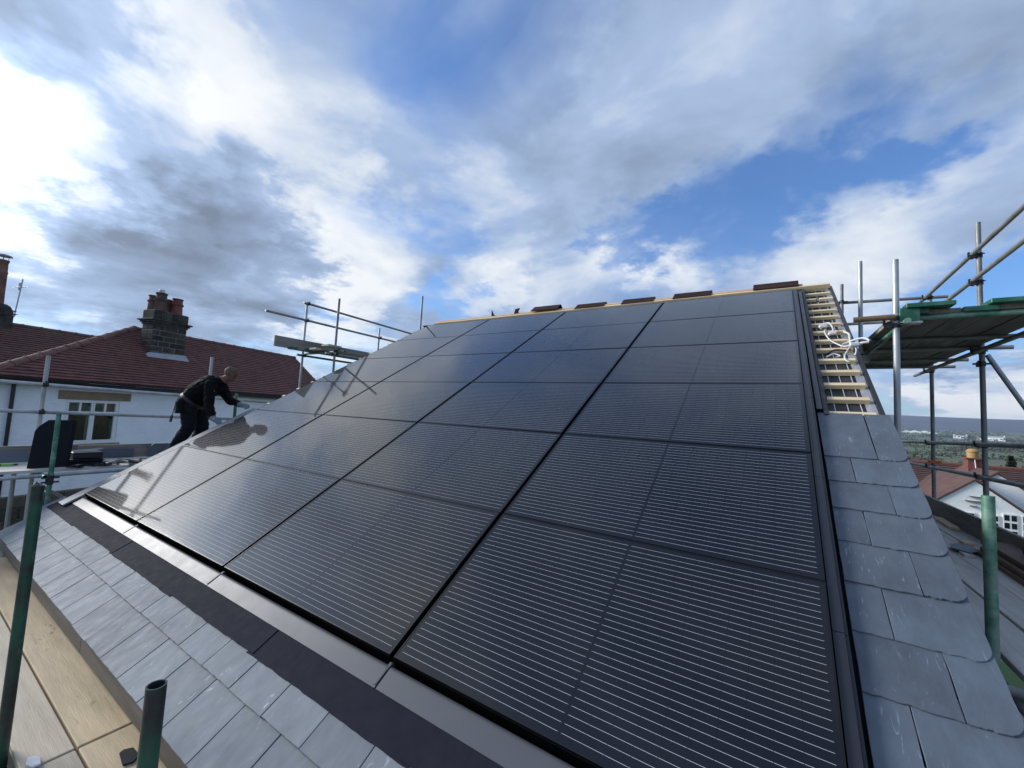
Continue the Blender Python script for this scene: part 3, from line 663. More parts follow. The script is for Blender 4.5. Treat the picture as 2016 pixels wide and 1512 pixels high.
# --- left scaffold
ls = empty('left_scaffold', (-1.4, 2.5, -3.6), 'steel tube scaffold with guard rails beyond the far edge of the array', 'scaffold')
XI, XO = -0.85, -2.0
tube('standard', (XI, -0.14, -3.6), (XI, -0.14, 0.885), M_GREENW, ls, True)
tube('standard', (XI, 1.872, -3.6), (XI, 1.872, 1.286), M_GREENW, ls, True)
tube('standard', (XI, 3.62, -3.6), (XI, 3.62, 3.392), M_GALVD, ls, True)
tube('standard', (XI + 0.1, 5.86, -3.6), (XI + 0.1, 5.86, 4.05), M_GALVD, ls, True)
tube('standard', (XO, -0.12, -3.6), (XO, -0.12, 1.67), M_GALV, ls, True)
tube('standard', (XO, 1.90, -3.6), (XO, 1.90, 1.947), M_GALV, ls, True)
tube('standard', (XO, 3.61, -3.6), (XO, 3.61, 3.443), M_GALV, ls, True)
tube('standard', (XO, 5.62, -3.6), (XO, 5.62, 3.26), M_GALV, ls, True)
tube('guard_rail', (XO + 0.055, -2.2, 1.31), (XO + 0.055, 3.3, 1.155), M_GALV, ls)
tube('guard_rail', (XO + 0.055, -2.2, 0.905), (XO + 0.055, 3.3, 0.79), M_GALV, ls)
tube('guard_rail', (XO + 0.055, 3.50, 3.392), (XO + 0.055, 7.6, 3.30), M_GALVD, ls)
tube('guard_rail', (XO + 0.055, 2.72, 3.024), (XO + 0.055, 7.6, 2.97), M_GALVD, ls)
for y, z in ((-0.12, 1.252), (-0.12, 0.862), (1.90, 1.195), (1.90, 0.82), (3.61, 3.39), (3.61, 3.012), (5.62, 2.996)): coupler((XO, y, z), -PI / 2, ls)
DL = 0.18
tube('ledger', (XI - 0.055, -2.0, 0.085), (XI - 0.055, 3.9, 0.16), M_GALV, ls)
tube('ledger', (XO + 0.055, -2.0, 0.06), (XO + 0.055, 3.9, 0.06), M_GALVD, ls)
for y in (-0.20, 0.85, 1.80, 2.9): tube('transom', (XO - 0.2, y, 0.112), (XI + (0.10 if y < 0 else 0.06), y, 0.112), M_GREENW if y < 0 else M_GALVD, ls, True)
coupler((XI, -0.14, 0.085), PI / 2, ls); coupler((XI, -0.14, 0.03), PI / 2, ls)
tube('brace', (XO + 0.1, -0.1, -0.12), (XO + 0.1, 2.6, -2.4), M_GALV, ls, r=0.02)
tube('standard', (-1.9, -0.30, -3.6), (-1.9, -0.30, 0.05), M_GALV, ls)
mb = MB(); mb.box((XO + 0.075, -2.2, DL), (XO + 0.11, 0.28, DL + 0.215)); mb.build('toe_board', M_BOARDD, ls, bevel=0.003)
mb = MB(); mb.box((XO + 0.075, 0.285, DL), (XO + 0.11, 3.6, DL + 0.205)); mb.build('toe_board', M_BOARDD, ls, bevel=0.003)
lb = 'lower boards of the far scaffold'
for i in range(4):
    x0 = XO + 0.115 + i * 0.232
    lab = ['against the toe board', 'second out from the toe board', 'third out from the toe board', 'nearest the array with the upright slates'][i]
    mb = MB(); mb.box((x0, -2.1, DL - 0.038), (x0 + 0.226, 3.7, DL - 0.001 * i)); tag(mb.build('scaffold_board', M_BOARDG, bevel=0.004), 'pale lower walkway board by the white house, ' + lab, 'scaffold board', lb)
# upper platform of the left scaffold
UL = 2.345
tube('transom', (XO - 0.12, 3.675, UL - 0.064), (XI + 0.25, 3.675, UL - 0.064), M_GREENW, ls, True)
tube('transom', (XO - 0.12, 5.55, UL - 0.064), (XI + 0.25, 5.55, UL - 0.064), M_GALVD, ls, True)
tube('ledger', (XO + 0.055, 3.45, UL - 0.118), (XO + 0.055, 7.4, UL - 0.118), M_GALVD, ls)
tube('ledger', (XI - 0.055, 3.45, UL - 0.118), (XI - 0.055, 7.4, UL - 0.118), M_GALVD, ls)
for x in (XI, XO): coupler((x, 3.62, UL - 0.118), -PI / 2, ls)
coupler((XI, 3.62, UL - 0.05), 0, ls)
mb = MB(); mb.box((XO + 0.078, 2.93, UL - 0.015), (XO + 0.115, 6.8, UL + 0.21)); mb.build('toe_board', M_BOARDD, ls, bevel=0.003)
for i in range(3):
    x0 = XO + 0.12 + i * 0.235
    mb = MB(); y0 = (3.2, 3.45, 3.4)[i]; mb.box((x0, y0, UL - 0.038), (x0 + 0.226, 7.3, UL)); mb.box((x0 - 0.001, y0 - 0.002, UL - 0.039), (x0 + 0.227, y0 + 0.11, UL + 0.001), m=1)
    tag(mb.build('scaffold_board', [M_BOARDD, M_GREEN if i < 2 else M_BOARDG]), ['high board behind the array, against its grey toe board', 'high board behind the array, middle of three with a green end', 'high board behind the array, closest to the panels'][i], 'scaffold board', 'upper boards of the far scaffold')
mb = MB(); mb.box((XI - 0.22, 3.45, UL + 0.03), (XI + 0.03, 3.75, UL + 0.065)); tag(mb.build('board_offcut', M_BOARDG, bevel=0.003), 'short board offcut clamped on top by the high standard beyond the array', 'board')

# --- things on the left lower deck
def upright_slate(x, y0, y1, z0, z1, th, ch):
    mb = MB()
    mb.prism([(y0, z0), (y1, z0), (y1 + 0.0, z1 - ch * 0.2), (y1 - ch * 0.2, z1), (y0 + ch, z1), (y0 + ch * 0.3, z1 - ch * 0.75), (y0, z1 - ch * 1.4)], 0, th, tf=lambda a, b, c: (x + c - 0.10 * (b - z0), a + 0.07 * (b - z0), b))
    return mb
sg = 'slates stood on edge by the corner standard'
for i in range(3):
    o = upright_slate(-1.12 - i * 0.016, -0.31 + i * 0.018, 0.02 + i * 0.02, DL, DL + 0.61, 0.008, 0.10).build('slate', M_DSLATE, bevel=0.0015)
    tag(o, ['front dark slate stood upright behind the corner standard', 'middle dark slate of the three stood upright on the boards', 'rear dark slate of the three stood upright on the boards'][i], 'slate', sg)
mb = MB(); mb.box((-1.865, 0.16, DL), (-1.845, 0.90, DL + 0.145), tf=lambda a, b, c: (a + (c - DL) * 0.1, b, c)); tag(mb.build('slate', mat('blue_grey_slate', (0.10, 0.115, 0.15), 0.5, var=0.15), bevel=0.002), 'long blue grey slate on edge against the toe board', 'slate')
mb = MB(); mb.prism([(1.08, DL), (1.62, DL), (1.62, DL + 0.21), (1.14, DL + 0.21), (1.08, DL + 0.15)], -1.84, -1.825, tf=lambda a, b, c: (c, a, b)); tag(mb.build('slate', M_SLATE, bevel=0.002), 'clipped blue grey slate on edge behind the bending worker', 'slate')
mb = MB(); mb.prism([(-0.62, DL), (-0.12, DL), (-0.12, DL + 0.12), (-0.18, DL + 0.15), (-0.44, DL + 0.16), (-0.55, DL + 0.09)], -1.86, -1.845, tf=lambda a, b, c: (c, a, b)); tag(mb.build('slate', mat('pale_slate', (0.15, 0.17, 0.21), 0.5, var=0.2), bevel=0.002), 'pale broken slate against the toe board at the photo edge', 'slate')
for i in range(6):
    mb = MB(); z = DL + i * 0.014; j = random.uniform(-0.02, 0.02)
    mb.box((-1.45 + j, 0.02 + j, z), (-1.15 + j, 0.40 + j * 0.6, z + 0.011))
    tag(mb.build('slate', M_DSLATE, bevel=0.001), 'dark slate in the flat pile beside the upright slates, %s' % ('bottom', 'second up', 'third up', 'fourth up', 'fifth up', 'top')[i], 'slate', 'flat pile of slates on the lower boards')
mb = MB(); mb.box((-1.5, 0.10, DL + 0.09), (-1.2, 0.40, DL + 0.17)); tag(mb.build('cable_box', M_BLACKP, bevel=0.004), 'dark box lying on the pile of slates', 'box')
mb = MB()
for i in range(60):
    x, y = random.uniform(-1.35, -0.95), random.uniform(0.02, 1.0) ** 1.1; a = random.uniform(0, PI); l_ = random.uniform(0.03, 0.09); wd = random.uniform(0.01, 0.035); z = DL + random.uniform(0.002, 0.03)
    u = V((math.cos(a), math.sin(a), random.uniform(-0.2, 0.2))) * l_; w_ = V((-math.sin(a), math.cos(a), 0)) * wd; c = V((x, y, z)); t = V((0, 0, 0.006))
    mb.hexa([c - u - w_, c + u - w_, c + u + w_, c - u + w_, c - u - w_ + t, c + u - w_ + t, c + u + w_ + t, c - u + w_ + t])
tag(mb.build('slate_chippings', M_DSLATE), 'dark slate chippings scattered on the lower boards', 'chippings', kind='stuff')
mb = MB(); mb.box((-1.35, 0.12, DL + 0.17), (-1.33, 0.42, DL + 0.185), tf=lambda a, b, c: (a, b, c + (b - 0.12) * 0.08)); tag(mb.build('steel_ruler', M_STEEL), 'thin pale metal ruler lying over the slate pile', 'ruler')
mb = MB(); mb.box((-1.55, -0.47, DL), (-1.49, -0.37, DL + 0.03)); mb.box((-1.55, -0.54, DL), (-1.50, -0.47, DL + 0.025), 1); mb.box((-1.53, -0.37, DL + 0.004), (-1.50, -0.33, DL + 0.02), 2)
tag(mb.build('tape_measure', [M_LIME, M_BROWN, M_BLACKP], bevel=0.003), 'lime green tool lying on the lower boards', 'tool')

# --- right scaffold
rs = empty('right_scaffold', (8.25, 4.5, -3.6), 'steel tube scaffold carrying a high platform beside the slated verge', 'scaffold')
XA, XB = 7.72, 8.80
tube('standard', (7.70, 1.615, -3.6), (7.70, 1.615, 0.909), M_GREENW, rs, True, seg=28, label='worn green standard with a sawn top')
tube('standard', (XA, 3.52, -3.6), (XA, 3.52, 2.80), M_GALV, rs, True, seg=24)
tube('standard', (XA, 5.36, -3.6), (XA, 5.36, 3.43), M_GALV, rs, True)
tube('standard', (XA + 0.015, 7.25, -3.6), (XA + 0.015, 7.25, 3.69), M_GALVD, rs, True)
tube('standard', (XB, 5.40, -3.6), (XB, 5.40, 3.745), M_GALVD, rs, True)
tube('standard', (XB, 7.22, -3.6), (XB, 7.22, 3.40), M_GALVD, rs, True)
tube('standard', (XB, 3.45, -3.6), (XB, 3.45, 3.70), M_GALVD, rs, True)
XG = XB - 0.055
for z0, z1 in ((3.36, 3.33), (3.03, 3.02)): tube('guard_rail', (XG, 0.9, z0 + 0.08), (XG, 7.55, z1), M_GALVD, rs)
for z0, z1 in ((1.20, 1.075), (0.83, 0.715)): tube('guard_rail', (XG, 1.0, z0), (XG, 9.2, z1), M_GALVD, rs)
for z in (3.345, 3.02, 1.125, 0.765): coupler((XB, 5.40, z), PI / 2, rs)
for z in (3.335, 1.095, 0.74): coupler((XB, 7.22, z), PI / 2, rs)
mb = MB(); mb.tube((XB, 7.22, 0.80), (XB, 7.22, 0.84), 0.034, 14); mb.box((XB - 0.07, 7.15, 0.80), (XB + 0.07, 7.19, 0.845)); mb.build('clamp', mat('orange_clamp', (0.55, 0.12, 0.02), 0.5), rs)
tube('guard_rail', (XA - 0.05, 7.31, 3.385), (9.02, 7.31, 3.355), M_GALVD, rs)
tube('ledger', (7.5, 7.31, 3.01), (8.8, 7.31, 3.012), M_GALVD, rs)
coupler((XA + 0.015, 7.25, 3.385), 0, rs)
ZU = 2.28                                                   # underside of the boards on the high platform
for y, xa, xb, m in ((3.565, 7.80, 9.6, M_GREENW), (4.72, 7.62, 8.95, M_GALVD), (5.45, 7.66, 9.06, M_GALVD), (6.45, 7.66, 8.98, M_GALVD), (7.20, 7.66, 9.05, M_GALVD)):
    tube('transom', (xa, y, ZU - TR - 0.002), (xb, y, ZU - TR - 0.002), m, rs, True)
tube('ledger', (7.41, 3.46, 2.247), (7.70, 3.46, 2.252), M_BROWN, rs, r=0.026)
tube('ledger', (XA + 0.055, 3.40, ZU - 0.078), (XA + 0.055, 5.42, ZU - 0.078), M_GREENW, rs)
tube('ledger', (XB - 0.055, 0.8, ZU - 0.078), (XB - 0.055, 7.85, ZU - 0.09), M_GALVD, rs)
tube('brace', (XB + 0.05, 5.43, 2.17), (9.35, 5.40, 1.06), M_GALV, rs)
coupler((XB, 5.40, 2.06), 0, rs); coupler((XB, 5.40, 2.20), PI / 2, rs); coupler((XB, 7.22, 2.19), PI / 2, rs)
coupler((XA, 5.36, 2.19), PI / 2, rs); coupler((XA, 3.52, 2.19), PI / 2, rs); coupler((XA, 3.52, 2.255), 0, rs)
mb = MB(); mb.box((7.735, 3.47, 2.20), (7.87, 3.535, 2.33)); mb.box((7.74, 3.46, 2.185), (7.885, 3.54, 2.205), 1); mb.tube((XA, 3.52, 2.20), (XA, 3.52, 2.222), TR + 0.009, 18, 1); mb.tube((XA, 3.52, 2.27), (XA, 3.52, 2.292), TR + 0.009, 18, 1)
mb.build('board_bracket', [M_GREEN, M_GALV], rs, bevel=0.003)
mb = MB(); mb.box((7.64, 5.30, 2.10), (7.80, 5.42, 2.22)); mb.build('board_bracket', M_GALV, rs, bevel=0.004)
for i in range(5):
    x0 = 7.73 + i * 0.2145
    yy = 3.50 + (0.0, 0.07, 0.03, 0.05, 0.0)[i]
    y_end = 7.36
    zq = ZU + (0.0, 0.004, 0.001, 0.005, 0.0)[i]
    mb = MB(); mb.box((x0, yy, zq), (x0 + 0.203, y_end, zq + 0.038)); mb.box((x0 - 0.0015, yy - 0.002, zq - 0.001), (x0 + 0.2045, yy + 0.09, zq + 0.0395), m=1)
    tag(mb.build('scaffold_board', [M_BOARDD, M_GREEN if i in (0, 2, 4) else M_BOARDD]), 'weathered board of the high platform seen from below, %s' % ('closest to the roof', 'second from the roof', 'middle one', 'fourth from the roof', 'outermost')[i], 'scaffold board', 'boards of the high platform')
mb = MB(); mb.box((7.775, 3.44, ZU + 0.045), (8.09, 5.6, ZU + 0.085), tf=lambda a, b, c: (a, b, c + (b - 3.44) * 0.02)); tag(mb.build('scaffold_board', [M_GREEN], bevel=0.005), 'green ended board laid on top of the high platform corner', 'scaffold board', 'boards of the high platform')
mb = MB(); mb.box((8.30, 3.47, ZU + 0.045), (8.52, 6.2, ZU + 0.083)); mb.box((8.525, 3.46, ZU + 0.045), (8.76, 6.2, ZU + 0.083), 1); o = mb
tag(MB().box((8.30, 3.47, ZU + 0.045), (8.53, 6.2, ZU + 0.083)).build('scaffold_board', M_GREEN, bevel=0.004), 'second green ended board on top of the high platform, further from the roof', 'scaffold board', 'boards of the high platform')
tag(MB().box((8.537, 3.46, ZU + 0.045), (8.76, 6.2, ZU + 0.083)).build('scaffold_board', M_BOARDG, bevel=0.004), 'pale board lying on top of the high platform, outer side', 'scaffold board', 'boards of the high platform')
# lower deck on the right
DR = 0.08
for y in (0.3, 1.55, 2.8, 4.1, 5.3, 6.6, 7.6): tube('transom', (7.62, y, DR - 0.064), (8.95, y, DR - 0.064), M_GALVD, rs)
tube('ledger', (XA + 0.05, -2, DR - 0.12), (XA + 0.05, 8.5, DR - 0.12), M_GALVD, rs)
for i, (a, b) in enumerate(((7.80, 8.026), (8.046, 8.268), (8.270, 8.484), (8.500, 8.722))):
    mb = MB(); mb.box((a, -1.0, DR - 0.038), (b, 8.6, DR - 0.001 * (i % 2)))
    tag(mb.build('scaffold_board', M_BOARDG, bevel=0.004), 'grey lower board beside the slated verge, %s' % ('closest to the roof', 'second out from the roof', 'third out from the roof', 'against the toe board')[i], 'scaffold board', 'lower boards beside the verge')
mb = MB(); mb.box((8.726, 3.0, DR - 0.05), (8.764, 8.4, DR + 0.222)); mb.build('toe_board', M_BOARDD, rs, bevel=0.004)
mb = MB(); mb.box((8.726, -1.0, DR - 0.05), (8.764, 2.99, DR + 0.222)); mb.build('toe_board', M_BOARDD, rs, bevel=0.004)
# things lying on it
for i, (a, b, y0, y1, z, lab) in enumerate(((8.44, 8.62, 2.2, 4.50, DR, 'bottom'), (8.46, 8.66, 2.3, 4.42, DR + 0.045, 'middle'), (8.50, 8.70, 2.25, 4.55, DR + 0.09, 'top'))):
    mb = MB(); mb.box((a, y0, z), (b, y1, z + 0.04), tf=lambda p, q, c: (p + (q - 4.4) * 0.03, q, c)); tag(mb.build('brown_plank', M_BROWN, bevel=0.003), 'brown plank behind the worn green standard, %s of the stack' % lab, 'plank', 'brown planks on the lower boards')
mb = MB(); mb.prism([(8.26, 4.40), (8.36, 4.28), (8.46, 4.42), (8.47, 4.62), (8.40, 4.70), (8.30, 4.60)], DR + 0.03, DR + 0.038); tag(mb.build('slate', M_SLATE), 'single rounded slate lying on the lower boards by the planks', 'slate')
mb = MB(); mb.box((8.60, 5.75, DR), (8.69, 6.50, DR + 0.035), tf=lambda p, q, c: (p + (q - 6) * 0.04, q, c)); tag(mb.build('timber_offcut', M_PINE, bevel=0.003), 'long pale timber offcut along the toe board', 'timber offcut')
mb = MB(); mb.box((8.47, 4.88, DR), (8.56, 5.02, DR + 0.025)); tag(mb.build('timber_offcut', M_PINE, bevel=0.003), 'short pale timber block on the lower boards by the slate', 'timber offcut')
mb = MB(); mb.box((8.30, 4.22, DR), (8.38, 4.36, DR + 0.026)); tag(mb.build('timber_offcut', M_BOARDG, bevel=0.003), 'grey timber block under the edge of the single slate', 'timber offcut')
saw = empty('petrol_saw', (8.62, 3.92, DR + 0.13), 'red and black cutting machine on the planks at the photo edge', 'saw')
mb = MB(); mb.box((8.62, 3.82, DR + 0.19), (8.70, 3.98, DR + 0.27)); mb.build('casing', M_RED, saw, bevel=0.02)
mb = MB(); mb.tube((8.60, 3.97, DR + 0.18), (8.62, 3.97, DR + 0.18), 0.05, 20); mb.tube((8.59, 3.97, DR + 0.18), (8.63, 3.97, DR + 0.18), 0.015, 10); mb.build('wheel', M_BLACKP, saw, auto=R(40))
mb = MB(); mb.tube((8.66, 3.84, DR + 0.27), (8.66, 3.84, DR + 0.31), 0.008, 8); mb.tube((8.66, 3.95, DR + 0.27), (8.66, 3.95, DR + 0.31), 0.008, 8); mb.tube((8.66, 3.83, DR + 0.31), (8.66, 3.96, DR + 0.31), 0.009, 8); mb.build('handle', M_BLACKP, saw)
mb = MB(); mb.box((8.61, 3.80, DR + 0.131), (8.705, 4.0, DR + 0.19)); mb.build('base', M_BLACKP, saw, bevel=0.01)

# --- white cable tangled over the battens
def polytube(mb, pts, r, seg=6, m=0):
    P = [V(p) for p in pts]; Q = []
    for i in range(len(P) - 1):
        p0 = P[max(i - 1, 0)]; p1 = P[i]; p2 = P[i + 1]; p3 = P[min(i + 2, len(P) - 1)]
        for k in range(5):
            t = k / 5
            Q.append(0.5 * ((2 * p1) + (p2 - p0) * t + (2 * p0 - 5 * p1 + 4 * p2 - p3) * t * t + (3 * p1 - p0 - 3 * p2 + p3) * t ** 3))
    Q.append(P[-1]); vs = []; fs = []; u = None
    for i, q in enumerate(Q):
        d = (Q[min(i + 1, len(Q) - 1)] - Q[max(i - 1, 0)]).normalized()
        u = d.orthogonal().normalized() if u is None else (u - d * u.dot(d)).normalized()
        w_ = d.cross(u); vs += [q + (u * math.cos(2 * PI * k / seg) + w_ * math.sin(2 * PI * k / seg)) * r for k in range(seg)]
    n = len(Q)
    for i in range(n - 1):
        for k in range(seg): fs.append((i * seg + k, i * seg + (k + 1) % seg, (i + 1) * seg + (k + 1) % seg, (i + 1) * seg + k))
    mb.add(vs, fs, m)
cable = empty('white_cable', RP(7.3, 4.3, -0.08), 'white cable and cloth tangled over the battens by the high platform', 'cable')
mb = MB()
polytube(mb, [RP(7.21, 4.66, -0.07), RP(7.24, 4.78, -0.05), RP(7.29, 4.74, -0.03), RP(7.31, 4.58, -0.06), RP(7.28, 4.50, -0.07)], 0.008)
polytube(mb, [RP(7.24, 4.64, -0.07), RP(7.235, 4.50, -0.06), RP(7.26, 4.36, -0.075), RP(7.30, 4.22, -0.07), RP(7.36, 4.10, -0.06), RP(7.44, 4.07, -0.02)], 0.0075)
polytube(mb, [RP(7.395, 4.52, -0.06), RP(7.415, 4.36, -0.03), RP(7.405, 4.18, -0.04), RP(7.40, 4.06, -0.05)], 0.011)
polytube(mb, [RP(7.40, 4.08, -0.05), RP(7.365, 3.98, -0.06), RP(7.335, 3.87, -0.07), RP(7.34, 3.79, -0.08), RP(7.36, 3.77, -0.085)], 0.0075)
polytube(mb, [RP(7.42, 4.09, -0.04), RP(7.43, 3.98, -0.05), RP(7.41, 3.88, -0.07)], 0.007)
polytube(mb, [RP(7.34, 4.14, -0.06), RP(7.39, 4.16, -0.04), RP(7.45, 4.13, 0.0), RP(7.50, 4.09, 0.02), RP(7.53, 4.04, 0.01)], 0.010)
polytube(mb, [RP(7.42, 4.03, -0.03), RP(7.47, 4.02, 0.0), RP(7.52, 4.01, 0.01)], 0.012)
mb.build('cable_run', M_WHITE, cable, smooth=True)
mb = MB()
for p, s_ in ((RP(7.23, 4.70, -0.05), 0.03), (RP(7.29, 4.45, -0.05), 0.028), (RP(7.42, 4.03, -0.02), 0.03)):
    mb = MB(); mb.box((p.x - s_ * 1.3, p.y - s_, p.z - s_ * 0.6), (p.x + s_ * 1.3, p.y + s_, p.z + s_ * 0.7)); mb.build('cable_plug', M_WHITE, cable, bevel=0.01)
mb = MB(); polytube(mb, [RP(7.20, 3.90, -0.09), RP(7.26, 3.96, -0.08), RP(7.31, 3.93, -0.09), RP(7.27, 3.89, -0.09)], 0.0075); mb.build('cable_sleeve', M_WHITE, cable, smooth=True)
mb = MB(); polytube(mb, [RP(7.22, 4.0, -0.09), RP(7.28, 4.04, -0.07), RP(7.36, 4.02, -0.07), RP(7.40, 4.06, -0.08)], 0.008); tag(mb.build('black_cable', M_BLACKP, smooth=True), 'short black cable lying on the membrane under the white cable', 'cable')

# ================================================================== neighbouring white house on the left
HB = R(15); HD = V((-math.sin(HB), math.cos(HB), 0)); HN = V((math.cos(HB), math.sin(HB), 0)); HP = V((-9.5, 2.033, 0))
def H(l, d, z): return HP + HD * l + HN * d + V((0, 0, z))
nh = empty('white_house', (-9.5, 2.033, -3.8), 'white rendered house with red clay tile roof and stone chimney', 'house')
ZE = 1.46
w0, w1, wz0, wz1 = -0.63, 0.58, -0.27, 0.95
mb = MB()
for lo, hi in (((-4.6, -4.6, -1.5), (w0, 0, 1.40)), ((w1, -4.6, -1.5), (8.8, 0, 1.40)), ((w0, -4.6, -1.5), (w1, 0, wz0)), ((w0, -4.6, wz1), (w1, 0, 1.40)), ((w0, -4.6, wz0), (w1, -0.25, wz1))): mb.box(lo, hi, tf=H)
mb.prism([(0, 1.40), (-4.6, 1.40), (-2.28, 3.36)], 8.6, 8.79, tf=lambda a, b, c: H(c, a, b))
mb.build('wall', M_RENDER, nh)
# stone plinth of coursed blocks
mb = MB(); mb.box((-4.6, -4.6, -3.9), (8.8, 0.03, -1.51), tf=H); pl = mb.build('plinth', M_MORT, nh)
for r in range(8):
    z = -1.525 - r * 0.285; l = -3.2 + (r % 2) * 0.28
    while l < 3.4:
        ln = random.uniform(0.45, 0.66); mb = MB(); mb.box((l, 0.02, z - 0.262), (l + ln - 0.025, 0.075 + random.uniform(-0.01, 0.01), z), tf=H); mb.build('stone_block', M_STONEB, pl, bevel=0.012); l += ln
# window
wn = MB()
def fr(mb, l0, l1, z0, z1, t, d0=-0.085, d1=-0.02):
    mb.box((l0, d0, z0), (l0 + t, d1, z1), tf=H); mb.box((l1 - t, d0, z0), (l1, d1, z1), tf=H); mb.box((l0 + t, d0, z0), (l1 - t, d1, z0 + t), tf=H); mb.box((l0 + t, d0, z1 - t), (l1 - t, d1, z1), tf=H)
fr(wn, w0 + 0.003, w1 - 0.003, wz0 + 0.003, wz1 - 0.003, 0.042)
win = wn.build('window', M_PVC, nh)
lm = (w0 + w1) / 2; zt_ = 0.585
for a, b in ((w0 + 0.046, lm - 0.004), (lm + 0.004, w1 - 0.046)):
    mb = MB(); fr(mb, a, b, wz0 + 0.046, zt_ - 0.004, 0.046, -0.075, -0.012); mb.build('casement', M_PVC, win)
    mb = MB(); fr(mb, a, b, zt_ + 0.004, wz1 - 0.045, 0.036, -0.075, -0.012); m_ = (a + b) / 2; mb.box((m_ - 0.02, -0.075, zt_ + 0.040), (m_ + 0.02, -0.014, wz1 - 0.081), tf=H); mb.build('fanlight', M_PVC, win)
    mb = MB(); mb.box((a + 0.046, -0.062, wz0 + 0.092), (b - 0.046, -0.055, zt_ - 0.05), tf=H); mb.build('pane', M_GLASS, win)
    mb = MB(); mb.box((a + 0.046, -0.20, wz0 + 0.092), (b - 0.046, -0.19, zt_ - 0.05), tf=H); mb.build('curtain', M_CURT, win)
    for p, q in ((a + 0.036, m_ - 0.02), (m_ + 0.02, b - 0.036)):
        mb = MB(); mb.box((p, -0.062, zt_ + 0.040), (q, -0.055, wz1 - 0.081), tf=H); mb.build('pane', M_GLASS, win)
        mb = MB()
        for k in range(5): mb.box((p, -0.16, zt_ + 0.07 + k * 0.035), (q, -0.155, zt_ + 0.095 + k * 0.035), tf=H)
        mb.build('blind', M_BLIND, win)
mb = MB(); mb.box((w0 - 0.17, -0.1, wz1 + 0.002), (w1 + 0.25, 0.028, wz1 + 0.232), tf=H); mb.build('lintel', M_LINTEL, nh, bevel=0.006)
mb = MB(); mb.box((w0 - 0.08, -0.1, wz0 - 0.09), (w1 + 0.08, 0.06, wz0 - 0.002), tf=H); mb.build('sill', M_LINTEL, nh, bevel=0.006)
# eaves
mb = MB(); mb.box((-2.45, 0.02, 1.33), (8.8, 0.30, 1.345), tf=H); mb.build('soffit', M_GUT, nh)
mb = MB(); mb.box((-2.45, 0.28, 1.30), (8.8, 0.305, 1.44), tf=H); mb.build('fascia', M_GUT, nh)
mb = MB(); vs = []; fs = []
for i, l in enumerate((-2.5, 8.85)):
    for k in range(9):
        t = PI + PI * k / 8; vs.append(H(l, 0.365 + 0.058 * math.cos(t), 1.40 + 0.058 * math.sin(t)))
fs = [(k, k + 1, 9 + k + 1, 9 + k) for k in range(8)]; mb.add(vs, fs); o = mb.build('gutter', M_GUT, nh); sm = o.modifiers.new('thickness', 'SOLIDIFY'); sm.thickness = 0.004
mb = MB(); mb.tube(H(-1.66, 0.07, 1.28), H(-1.66, 0.07, -3.8), 0.038, 12); mb.tube(H(-1.66, 0.07, 1.28), H(-1.66, 0.365, 1.36), 0.038, 12); mb.build('downpipe', M_GUT, nh, auto=R(40))
for a, b in ((-0.35, 0.35), (0.75, 3.1)):
    mb = MB(); mb.box((a, 0.306, 1.375), (b, 0.312, 1.405), tf=H); mb.build('fascia_strip', M_PVC, nh)
# roof decks
RL0, RL1, RDG, RZ = 2.0, 9.0, -2.28, 3.50
e0 = (-2.35, 0.37, ZE)
mb = MB(); o_ = 0.02
mb.add([H(-2.35, 0.36, ZE - o_), H(RL1, 0.36, ZE - o_), H(RL1, RDG, RZ - o_), H(RL0, RDG, RZ - o_)], [(0, 1, 2, 3)])
mb.add([H(-2.35, 0.36, ZE - o_), H(RL0, RDG, RZ - o_), H(RL0, RDG, 1.3), H(-2.35, 0.36, 1.3)], [(0, 1, 2, 3)])
mb.add([H(RL1, RDG, RZ - o_), H(RL1, -4.92, ZE - o_), H(RL0, -4.92, ZE - o_), H(RL0, RDG, RZ - o_)], [(0, 1, 2, 3)])
mb.add([H(RL0, RDG, RZ - o_), H(RL0, -4.92, ZE - o_), H(RL0, RDG, 1.3)], [(0, 1, 2)])
rf = mb.build('roof', M_CLAYD, nh)
def tile_field(name, e, u, sl, llo, lhi, nrow, slope, mat_, parent, wd=0.165, skip=None):
    """tiles laid from eave point e along u, slope vector sl (unit); llo/lhi give the run of each row"""
    nrm = u.cross(sl).normalized()
    if nrm.z < 0: nrm = -nrm
    mb = MB(); g_ = slope / nrow
    for k in range(nrow):
        s0 = k * g_; a, b = llo(s0), lhi(s0); l = a - (k % 2) * wd / 2
        while l < b:
            l0 = max(l, a); l1 = min(l + wd - 0.004, b)
            if l1 - l0 > 0.02:
                lift = random.uniform(0, 0.006); sk = random.uniform(-0.004, 0.004)
                p = lambda ll, ss, hh: e + u * ll + sl * ss + nrm * hh
                mb.hexa([p(l0, s0 + sk, 0.004 + lift), p(l1, s0 + sk, 0.004 + lift), p(l1, s0 + g_ + 0.02, -0.012), p(l0, s0 + g_ + 0.02, -0.012),
                         p(l0, s0 + sk, 0.036 + lift), p(l1, s0 + sk, 0.036 + lift), p(l1, s0 + g_ + 0.02, 0.002), p(l0, s0 + g_ + 0.02, 0.002)])
            l += wd
    o = mb.build(name, mat_, parent); o['kind'] = 'stuff'; return o
slv = (HN * (RDG - 0.37) + V((0, 0, RZ - ZE))); slen = slv.length; slv.normalize()
tile_field('roof_tiles', H(0, 0.37, ZE), HD, slv, lambda s: -2.35 + (RL0 + 2.35) * s / slen, lambda s: RL1, 26, slen, M_CLAY, rf)
